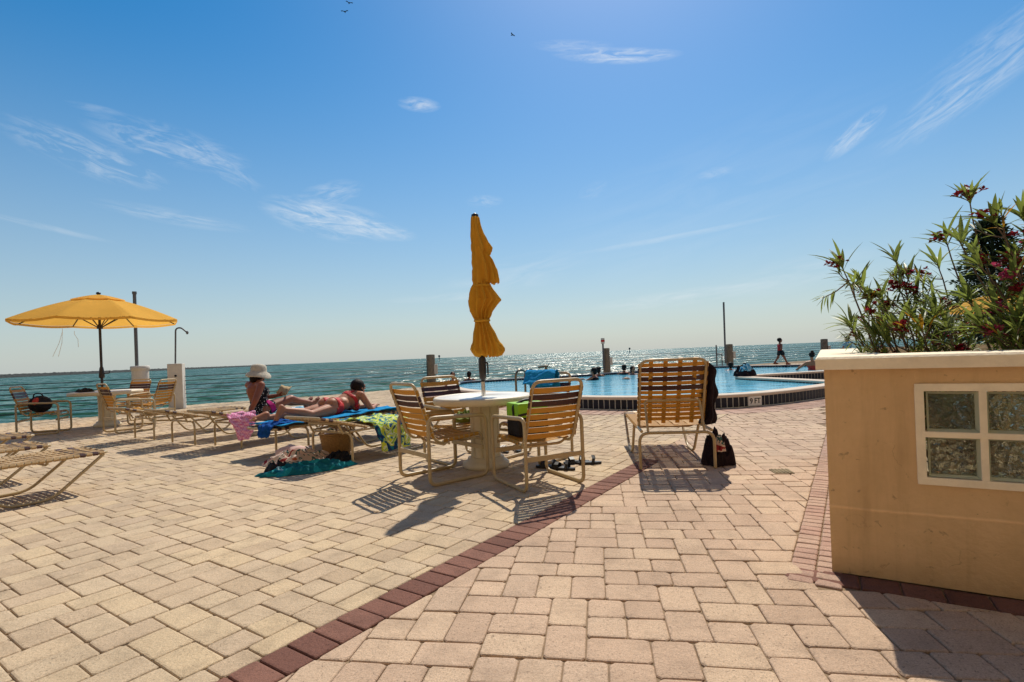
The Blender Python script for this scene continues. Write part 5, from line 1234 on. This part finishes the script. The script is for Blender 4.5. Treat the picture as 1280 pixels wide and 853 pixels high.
def top(p):
    y = p.y + .45 * (p.z - z0 - .16)
    if 1.295 < y < 1.345 and abs(p.x) < .2 and p.y < 1.45: return True
    return p.z > z0 + .17 and abs(abs(p.x) - .055) < .015 and 1.28 < p.y < 1.45 and p.z < z0 + .30
garment('bikini_top', p2, top, M['red_swim'], .006)
face_parts(p2, hd)
mb = MB(); c, f, u, s_ = hd; Mx = Matrix((s_, f, u)).transposed()
mb.ball(c + u * .03 - f * .018, (.094, .104, .102), 20, 12, Mx); mb.ball(c - f * .055 - u * .045, (.085, .055, .095), 16, 10, Mx)
for q in (-1, 1): mb.ball(c + s_ * q * .062 - f * .03 - u * .05, (.030, .06, .085), 12, 8, Mx)
o = solid_body('hair', mb, M['hair'], .006, 3, p2)

# --- people in and beside the pool
def swimmer(label, px, py, face, shirt=None, hair=True, sink=.0, arms='down', z=None, suit=None, yaw_lean=0):
    """head and shoulders above the water"""
    zw = WZ - sink; p = G(px, py, zw + .30)
    mb = MB(); f = V(*face, 0).normalized(); s_ = f.cross(UP)
    ch = V(0, 0, -.02); mb.ball(ch, (.17, .17, .13)); mb.ball(ch + V(0, 0, -.2), (.15, .15, .22))
    Mx = Matrix((s_, f, UP)).transposed(); mb.ball(ch + UP * .06, (.18, .085, .06), 14, 8, Mx)
    mb.limb(ch + UP * .05, .055, UP * .16, .05); hd = head(mb, UP * .26, f, UP, .10)
    for q in (-1, 1):
        sh = s_ * (q * .175) + UP * .045; el = sh + s_ * (q * .13) + f * (.10 if arms == 'down' else .28) - UP * .17; wr = el + f * .24 - s_ * (q * .05) + UP * (.05 if arms == 'down' else .12)
        mb.limb(sh, .05, el, .042); mb.limb(el, .040, wr, .028); hand(mb, wr, f, -UP, curl=.3, side=q)
    b = solid_body('person', mb, M['skin'], .011, 3); b.location = (p.x, p.y, zw + .03)
    tag(b, label, 'person'); face_parts(b, hd, .10)
    if hair:
        mb = MB(); c = UP * .26; mb.ball(c + UP * .03 - f * .02, (.10, .108, .106), 16, 10, Mx); mb.ball(c - f * .05 - UP * .04, (.085, .06, .08), 12, 8, Mx); mb.build('hair', M['hair'], b)
    if suit: garment('swimsuit', b, lambda q_: q_.z < .05 and abs(q_.dot(s_)) < .17, suit, .007)
    return b
swimmer('dark haired swimmer at the left pool edge, beside the chair behind the table', 566, 469, (.3, -1), suit=M['black'])
swimmer('dark haired swimmer alone in the water left of the closed parasol', 586.5, 468, (.2, 1), suit=M['black'], sink=.08)
swimmer('swimmer leaning at the far edge, in the left of the group before the middle piling', 742, 464, (-.8, .5), arms='out', suit=M['black'])
swimmer('swimmer right behind the reaching one in the group before the middle piling', 748.5, 462.5, (.6, .6), suit=M['black'], sink=.05)
swimmer('swimmer facing the sea between the middle piling and the upright lounger', 780, 459.5, (.1, 1), suit=M['black'], sink=.02)
swimmer('dark swimmer low in the water, second to the left of the upright lounger', 791, 461.5, (.4, -1), suit=M['black'], sink=.08)
swimmer('swimmer in a pale blue top just left of the upright lounger', 803.5, 462, (-1, .2), arms='out', suit=M['deep_blue'])
swimmer('dark swimmer before the piling with the tall mast', 913, 456.5, (.1, 1), suit=M['black'], sink=.10)
# woman in orange red swimsuit standing waist deep, arms spread on the ledge, back to the viewer
p = V(10.55, 18.6, 0); mb = MB(); f = V(.15, 1, 0).normalized(); s_ = f.cross(UP); Mx = Matrix((s_, f, UP)).transposed()
b0 = V(0, 0, WZ - .35)
mb.ball(b0, (.18, .14, .16), 14, 9, Mx); mb.limb(b0, .14, b0 + UP * .28, .13); mb.ball(b0 + UP * .30, (.15, .11, .14), 14, 9, Mx); mb.ball(b0 + UP * .52, (.185, .11, .13), 14, 9, Mx); mb.ball(b0 + UP * .62, (.19, .085, .06), 14, 9, Mx); mb.limb(b0 + UP * .28, .125, b0 + UP * .52, .125)
mb.limb(b0 + UP * .62, .06, b0 + UP * .76, .05); hd = head(mb, b0 + UP * .86, f, UP, .10)
for q in (-1, 1):
    sh = b0 + UP * .60 + s_ * q * .18; el = sh + s_ * q * .24 - UP * .16 + f * .02; wr = el + s_ * q * .10 + f * .16 - UP * .14; mb.limb(b0 + UP * .61 + s_ * q * .1, .06, sh, .055); mb.limb(sh, .052, el, .043); mb.limb(el, .042, wr, .028); hand(mb, wr, f + s_ * q * .4, -UP, curl=.3, side=q)
p3 = solid_body('person', mb, M['skin'], .010, 3); p3.location = p; tag(p3, 'woman in an orange red swimsuit in the pool, arms spread, back to the viewer', 'person')
garment('swimsuit', p3, lambda q_: q_.z < b0.z + .50 and abs(q_.dot(s_)) < .175 and q_.z > b0.z - .25, M['orange_swim'], .008); face_parts(p3, hd, .10)
mb = MB(); c = b0 + UP * .86; mb.ball(c + UP * .03 - f * .02, (.10, .108, .106), 16, 10, Mx); mb.ball(c + UP * .13 - f * .05, .05, 12, 8); mb.build('hair', M['hair'], p3)
# child walking along the far pool edge
p = G(975.5, 457.5, .0); p = V(p.x, p.y, 0) * (22.3 / p.y); f = V(1, .1, 0).normalized(); s_ = f.cross(UP); Mx = Matrix((s_, f, UP)).transposed(); zb = .245; k = 1.0
mb = MB(); pel = V(0, 0, .56); ch = V(.01, 0, .80)
mb.ball(pel, (.105, .085, .10), 12, 8, Mx); mb.limb(pel, .085, ch, .09); mb.ball(ch, (.125, .085, .11), 12, 8, Mx); mb.limb(ch, .05, ch + UP * .17, .04); hd = head(mb, ch + UP * .25 + f * .01, f, UP, .085)
for q, d_ in ((1, .15), (-1, -.15)):
    sh = ch + s_ * q * .12 + UP * .07; el = sh - UP * .16 + s_ * q * .03 - f * d_ * .4; wr = el - UP * .12 + f * (.10 - d_ * .2); mb.limb(sh, .038, el, .032); mb.limb(el, .031, wr, .022); hand(mb, wr, f * .4 - UP, s_, curl=.5, side=q)
    kn = pel + s_ * q * .055 - UP * .23 + f * (d_ * .7 + .05); an = kn - UP * (.24 if q == 1 else .20) + f * (d_ * .9 - .02); mb.limb(pel + s_ * q * .05, .068, kn, .048); mb.limb(kn, .047, an, .03); foot(mb, an, -UP, f)
p4 = solid_body('person', mb, M['tan_skin'], .009, 3); p4.location = (p.x, p.y, zb - .02); tag(p4, 'child in a red top and dark shorts walking along the far pool edge', 'person')
garment('shorts', p4, lambda q_: .42 < q_.z < .62, M['black'], .008); garment('shirt', p4, lambda q_: .62 < q_.z < .86 and abs(q_.dot(s_)) < .13, M['red_swim'], .007); face_parts(p4, hd, .085)
mb = MB(); c = ch + UP * .25; mb.ball(c + UP * .025 - f * .015, (.085, .092, .09), 14, 9, Mx); mb.build('hair', M['hair'], p4)
# person sitting beyond the planter
p = D(1058.5, 437, 24.0); f = V(-.4, 1, 0).normalized(); s_ = f.cross(UP); Mx = Matrix((s_, f, UP)).transposed()
ch_t = thing('bench', 'low bench under the person sitting beyond the planter corner', 'bench', (p.x, p.y, 0), math.atan2(-f.x, f.y)); mb = MB(); mb.box((0, .1, .42), (1.0, .45, .06), None, .01); mb.build('seat', M['piling'], ch_t)
for q in (-1, 1):
    mb = MB(); mb.box((q * .4, .1, .195), (.07, .40, .39), None, .008); mb.build('leg', M['piling'], ch_t)
mb = MB(); pel = V(0, 0, .55); ch = V(0, .0, .95) - f * .03
mb.ball(pel, (.17, .14, .12), 14, 9, Mx); mb.limb(pel, .13, ch, .13); mb.ball(ch, (.19, .12, .16), 14, 9, Mx); mb.limb(ch, .06, ch + UP * .2, .05); hd = head(mb, ch + UP * .30, f, UP, .10)
for q in (-1, 1):
    sh = ch + s_ * q * .19 + UP * .09; el = sh - UP * .22 + s_ * q * .05; wr = el + f * .2 - UP * .03; mb.limb(sh, .055, el, .043); mb.limb(el, .042, wr, .028); hand(mb, wr, f, -UP, curl=.4, side=q)
    kn = pel + s_ * q * .10 + f * .42; an = kn - UP * .42; mb.limb(pel + s_ * q * .09, .085, kn, .058); mb.limb(kn, .057, an, .036); foot(mb, an, -UP, f)
p5 = solid_body('person', mb, M['skin'], .011, 3); p5.location = (p.x, p.y, -.02); tag(p5, 'person in a dark and white shirt sitting beyond the left corner of the planter', 'person')
garment('shirt', p5, lambda q_: q_.z > .55 and q_.z < ch.z + .16 and abs(q_.dot(s_)) < .26, M['aqua_towel'], .012); garment('trousers', p5, lambda q_: q_.z < .66 and q_.z > .25, M['black'], .010); face_parts(p5, hd, .10)
mb = MB(); c = ch + UP * .30; mb.ball(c + UP * .03 - f * .02, (.10, .108, .106), 16, 10, Mx); mb.build('hair', M['hair'], p5)

# ------------------------------------------------------------------ oleanders in the planter
def leaf(mb, base, d, up, ln, w, droop):
    d = Vector(d).normalized(); s_ = d.cross(Vector(up)); s_ = s_.normalized() if s_.length > 1e-4 else V(1, 0, 0); n = s_.cross(d); vs = []; prof = [.12, .62, 1.0, .92, .60, .06]
    for i, k in enumerate(prof):
        t_ = i / (len(prof) - 1); c = base + d * (ln * t_) - n * (droop * ln * t_ * t_)
        vs += [c - s_ * (w * k * .5) + n * (w * .18 * k), c, c + s_ * (w * k * .5) + n * (w * .18 * k)]
    fs = []
    for i in range(len(prof) - 1):
        for j in (0, 1): fs.append((3 * i + j, 3 * i + j + 1, 3 * i + j + 4, 3 * i + j + 3))
    mb.add(vs, fs, False)
def flower(mb, c, r, rn):
    for _ in range(5):
        a = rn.uniform(0, 6.28); b = rn.uniform(-.3, 1.0); d = V(math.cos(a) * math.cos(b), math.sin(a) * math.cos(b), math.sin(b)); s_ = d.cross(V(.3, .2, 1)).normalized(); n = s_.cross(d); w = r * .75
        mb.add([c, c + d * r * .6 - s_ * w * .5 + n * r * .15, c + d * r * 1.1 + n * r * .3 * rn.uniform(-1, 1), c + d * r * .6 + s_ * w * .5 + n * r * .15], [(0, 1, 2, 3)])
def oleander(label, base, tips, seed, dense=1.0, flowers=.35, dryness=.04):
    """tips: end points of the main stems relative to base"""
    rn = random.Random(seed); t = thing('oleander_shrub', label, 'shrub', base, 0, 'oleander shrubs in the planter'); st = MB(); lv = MB(); dl = MB(); nb = [0]
    def rosette(c, d, n_, ln, spread):
        d = Vector(d).normalized(); a0 = rn.uniform(0, 6)
        s1 = d.cross(V(.21, .35, 1) if abs(d.z) < .95 else V(1, .2, 0)).normalized(); s2 = d.cross(s1)
        for k in range(n_):
            a = a0 + k * 2.4; sp = spread * rn.uniform(.6, 1.2); dd = d * math.cos(sp) + (s1 * math.cos(a) + s2 * math.sin(a)) * math.sin(sp)
            tgt = dl if rn.random() < dryness else lv
            leaf(tgt, c - d * rn.uniform(0, .05), dd, V(0, 0, 1), ln * rn.uniform(.7, 1.25), ln * rn.uniform(.10, .15), rn.uniform(.05, .45))
    def bunch(c, n_, r, pink=False):
        b_ = MB()
        for _ in range(n_): flower(b_, c + V(rn.gauss(0, r), rn.gauss(0, r), rn.gauss(0, r * .7)), rn.uniform(.016, .030), rn)
        b_.build('flower_bunch', M['petal_pink'] if pink else M['petal'], t, normals=False)
    for (tip, fz) in tips:
        tip = Vector(tip); mid = tip * .5 + V(rn.uniform(-.07, .07), rn.uniform(-.1, .1), rn.uniform(-.02, .12)); root = V(rn.uniform(-.09, .09), rn.uniform(-.09, .09), -.06)
        pts = [root * (1 - u) ** 2 + mid * 2 * u * (1 - u) + tip * u * u + V(noise.noise(V(u * 5, seed, tip.x)) * .03, noise.noise(V(u * 5, seed + 9, tip.y)) * .03, 0) for u in [k / 12 for k in range(13)]]
        st.tube(pts, [.011 * (1 - .72 * k / 12) for k in range(13)], 6)
        for k in range(2, 12):
            for _ in range(int(round(rn.uniform(.6, 2.0) * dense))):
                d = (pts[k + 1] - pts[k]).normalized(); sd = V(rn.gauss(0, 1), rn.gauss(0, 1), rn.gauss(.25, .5)).normalized(); ln_ = rn.uniform(.10, .28) * (1 - .03 * k)
                e = pts[k] + (d * .7 + sd).normalized() * ln_; st.tube([pts[k], pts[k].lerp(e, .5) + V(0, 0, -.01), e], [.0045, .0035, .0025], 5)
                rosette(e, e - pts[k], rn.randint(6, 10), rn.uniform(.075, .125), .75)
                if rn.random() < .6: rosette(pts[k].lerp(e, .6), e - pts[k], rn.randint(3, 5), .095, .95)
                if rn.random() < flowers * .45: bunch(e + (e - pts[k]).normalized() * .03, rn.randint(5, 10), .018, rn.random() < .12)
        d = pts[-1] - pts[-2]; rosette(pts[-1], d, rn.randint(8, 11), .165, .6)
        if fz: bunch(pts[-1] + d.normalized() * .03 + V(-.02, 0, -.01) if fz == 1 else pts[-1], 14, .022, fz == 2)
    st.build('stem', M['stem'], t); nf = len(lv.f); lv.add(dl.v, dl.f); fo = lv.build('foliage', M['leaf'], t, normals=False); fo.data.materials.append(M['dry_leaf'])
    for q in fo.data.polygons[nf:]: q.material_index = 1
    return t
def W_(u, v, z=.32): q = PC + PF * u + PS * v; return V(q.x, q.y, z)
def tips_for(base, spec): return [(D(x, y, dep) - base, fl) for x, y, dep, fl in spec]
b = W_(.50, .75); oleander('oleander nearest the planter corner, leaning left with a dark red bunch at its tip', b, tips_for(b, [(1050, 332, 3.15, 1), (1075, 350, 3.2, 0), (1100, 372, 3.1, 1), (1060, 405, 3.2, 0), (1125, 360, 3.3, 1), (1090, 415, 3.0, 0)]), 3, 1.0, .4)
b = W_(.78, 1.05); oleander('bushy oleander behind the left part of the glass blocks, with reddish flower clusters', b, tips_for(b, [(1118, 322, 3.4, 0), (1132, 345, 3.5, 1), (1145, 365, 3.3, 1), (1170, 330, 3.4, 0), (1110, 395, 3.4, 0), (1160, 400, 3.2, 0)]), 8, 1.15, .6)
b = W_(.98, .85); oleander('oleander with one tall bare arching stem that carries the topmost red bunch', b, tips_for(b, [(1212, 247, 3.1, 1), (1184, 300, 3.15, 1), (1200, 300, 3.0, 0), (1170, 385, 3.0, 0)]), 12, .35, .2)
b = W_(1.15, .55); oleander('light green oleander in front of the dark conifer, with a red bunch above its top', b, tips_for(b, [(1243, 275, 2.75, 1), (1225, 330, 2.7, 0), (1262, 345, 2.6, 2), (1210, 370, 2.8, 0), (1245, 390, 2.6, 2)]), 17, 1.1, .3)
b = W_(1.55, .75); oleander('tall leafy oleander at the right edge of the photograph', b, tips_for(b, [(1272, 268, 2.8, 0), (1290, 300, 2.7, 1), (1268, 330, 2.75, 1), (1310, 280, 2.8, 0), (1285, 370, 2.6, 0)]), 21, 1.0, .35)
b = W_(.75, .42); oleander('low oleander with broad leaves just behind the cap of the planter wall', b, tips_for(b, [(1120, 412, 2.85, 0), (1150, 408, 2.8, 0), (1180, 405, 2.75, 0), (1105, 425, 2.9, 0)]), 25, 1.0, .1, .06)
b = W_(1.3, .40); oleander('low oleander behind the cap at the right, with pink blooms', b, tips_for(b, [(1215, 405, 2.55, 0), (1240, 415, 2.5, 2), (1265, 395, 2.5, 0), (1290, 405, 2.45, 0)]), 29, 1.0, .25)
# the planting goes on to the right of the frame
b = W_(2.05, .8); oleander('oleander just outside the right edge, second from the planter end', b, [(V(.1, .1, 1.0), 1), (V(-.25, .2, .9), 0), (V(.3, -.1, .8), 1), (V(.05, -.3, .6), 0)], 41, .9, .35)
b = W_(3.4, .9); oleander('last oleander at the far right end of the planter', b, [(V(.1, .2, 1.2), 1), (V(-.3, .0, .9), 0), (V(.3, .1, .95), 1), (V(0, -.3, .7), 0)], 45, .9, .3)
b = W_(2.6, 1.0); oleander('oleander farther along the planter, beyond the right edge', b, [(V(.1, .2, 1.1), 1), (V(-.3, .1, 1.0), 0), (V(.3, -.2, .9), 0), (V(0, .3, 1.3), 1)], 33, .9, .3)

# ------------------------------------------------------------------ dark conifer behind the oleanders
def conifer(label, base, h, w, seed):
    rn = random.Random(seed); t = thing('conifer_tree', label, 'tree', base); mb = MB(); mb.tube([(0, 0, -.3), (0, 0, h * .5), (.1, 0, h * .97)], [.22, .14, .03], 8); mb.build('trunk', M['bark'], t)
    mb = MB(); nt_ = 20
    for k in range(nt_):
        z = h * (.10 + .88 * k / nt_); rr = w * (1 - (k / nt_) ** 1.35) * rn.uniform(.82, 1.1) + .25
        for j in range(15):
            a = j * 2 * math.pi / 15 + rn.uniform(-.2, .2) + k; ln = rr * rn.uniform(.7, 1.1); d = V(math.cos(a), math.sin(a), rn.uniform(-.15, .12)).normalized(); c0 = V(0, 0, z)
            for q in range(26):
                f = rn.uniform(.15, 1) ; c = c0 + d * ln * f + V(rn.gauss(0, .10), rn.gauss(0, .10), -.22 * f * f + rn.gauss(0, .10)); dd = (d + V(rn.gauss(0, .5), rn.gauss(0, .5), rn.gauss(.15, .4))).normalized(); s_ = dd.cross(V(rn.random(), rn.random(), 1)).normalized(); l_ = rn.uniform(.18, .36); w_ = .055
                mb.add([c, c + dd * l_ * .5 + s_ * w_, c + dd * l_, c + dd * l_ * .5 - s_ * w_], [(0, 1, 2, 3)])
    mb.build('crown', M['conifer'], t, normals=False); return t
p = D(1244, 430, 27); conifer('dark dense conifer standing far behind the oleanders at the right', (p.x, p.y, 0), 7.4, 2.6, 5)
p = D(1290, 430, 30); conifer('second dark conifer at the right edge, broader and lower than its neighbour', (p.x, p.y, 0), 4.2, 2.6, 9)

# ------------------------------------------------------------------ birds, markers on the horizon
for k, (x, y, dd, lab) in enumerate(((431, 15, 90, 'lower of two small dark birds near the top edge of the sky'), (436.5, 4, 92, 'small dark bird cut by the top edge of the sky, upper of the two'), (640.5, 44, 95, 'single small dark bird in the sky left of the thin white cloud streak'))):
    p = D(x, y, dd); t = thing('bird', lab, 'bird', p, R(30 * k), 'birds flying in the sky'); mb = MB(); mb.ball((0, 0, 0), (.09, .26, .08), 10, 7); mb.ball((0, .27, .03), .06, 8, 6); mb.build('body', M['bird'], t)
    for q in (-1, 1):
        mb = MB(); mb.grid(lambda a, b, q=q: V(q * (.05 + a * .55), .10 - .20 * b - .12 * a * a, .02 + .20 * math.sin(a * 2.2) - .10 * a), 7, 3); o = mb.build('wing', M['bird'], t); sm = o.modifiers.new('t', 'SOLIDIFY'); sm.thickness = .015
for x, y, dd, lab in ((564, 446, 420, 'tiny channel marker on the horizon just right of the left piling'), (787, 437, 460, 'tiny channel marker on the horizon left of the upright lounger')):
    p = D(x - 15 if x == 564 else x, y, dd); t = thing('channel_marker', lab, 'channel marker', (p.x, p.y, SEA_Z)); mb = MB(); mb.tube([(0, 0, -1), (0, 0, 4.4)], .28, 8); mb.build('post', M['grey_pole'], t); mb = MB(); mb.box((0, 0, 4.0), (1.5, .1, 1.5)); mb.build('board', M['grey_pole'], t)
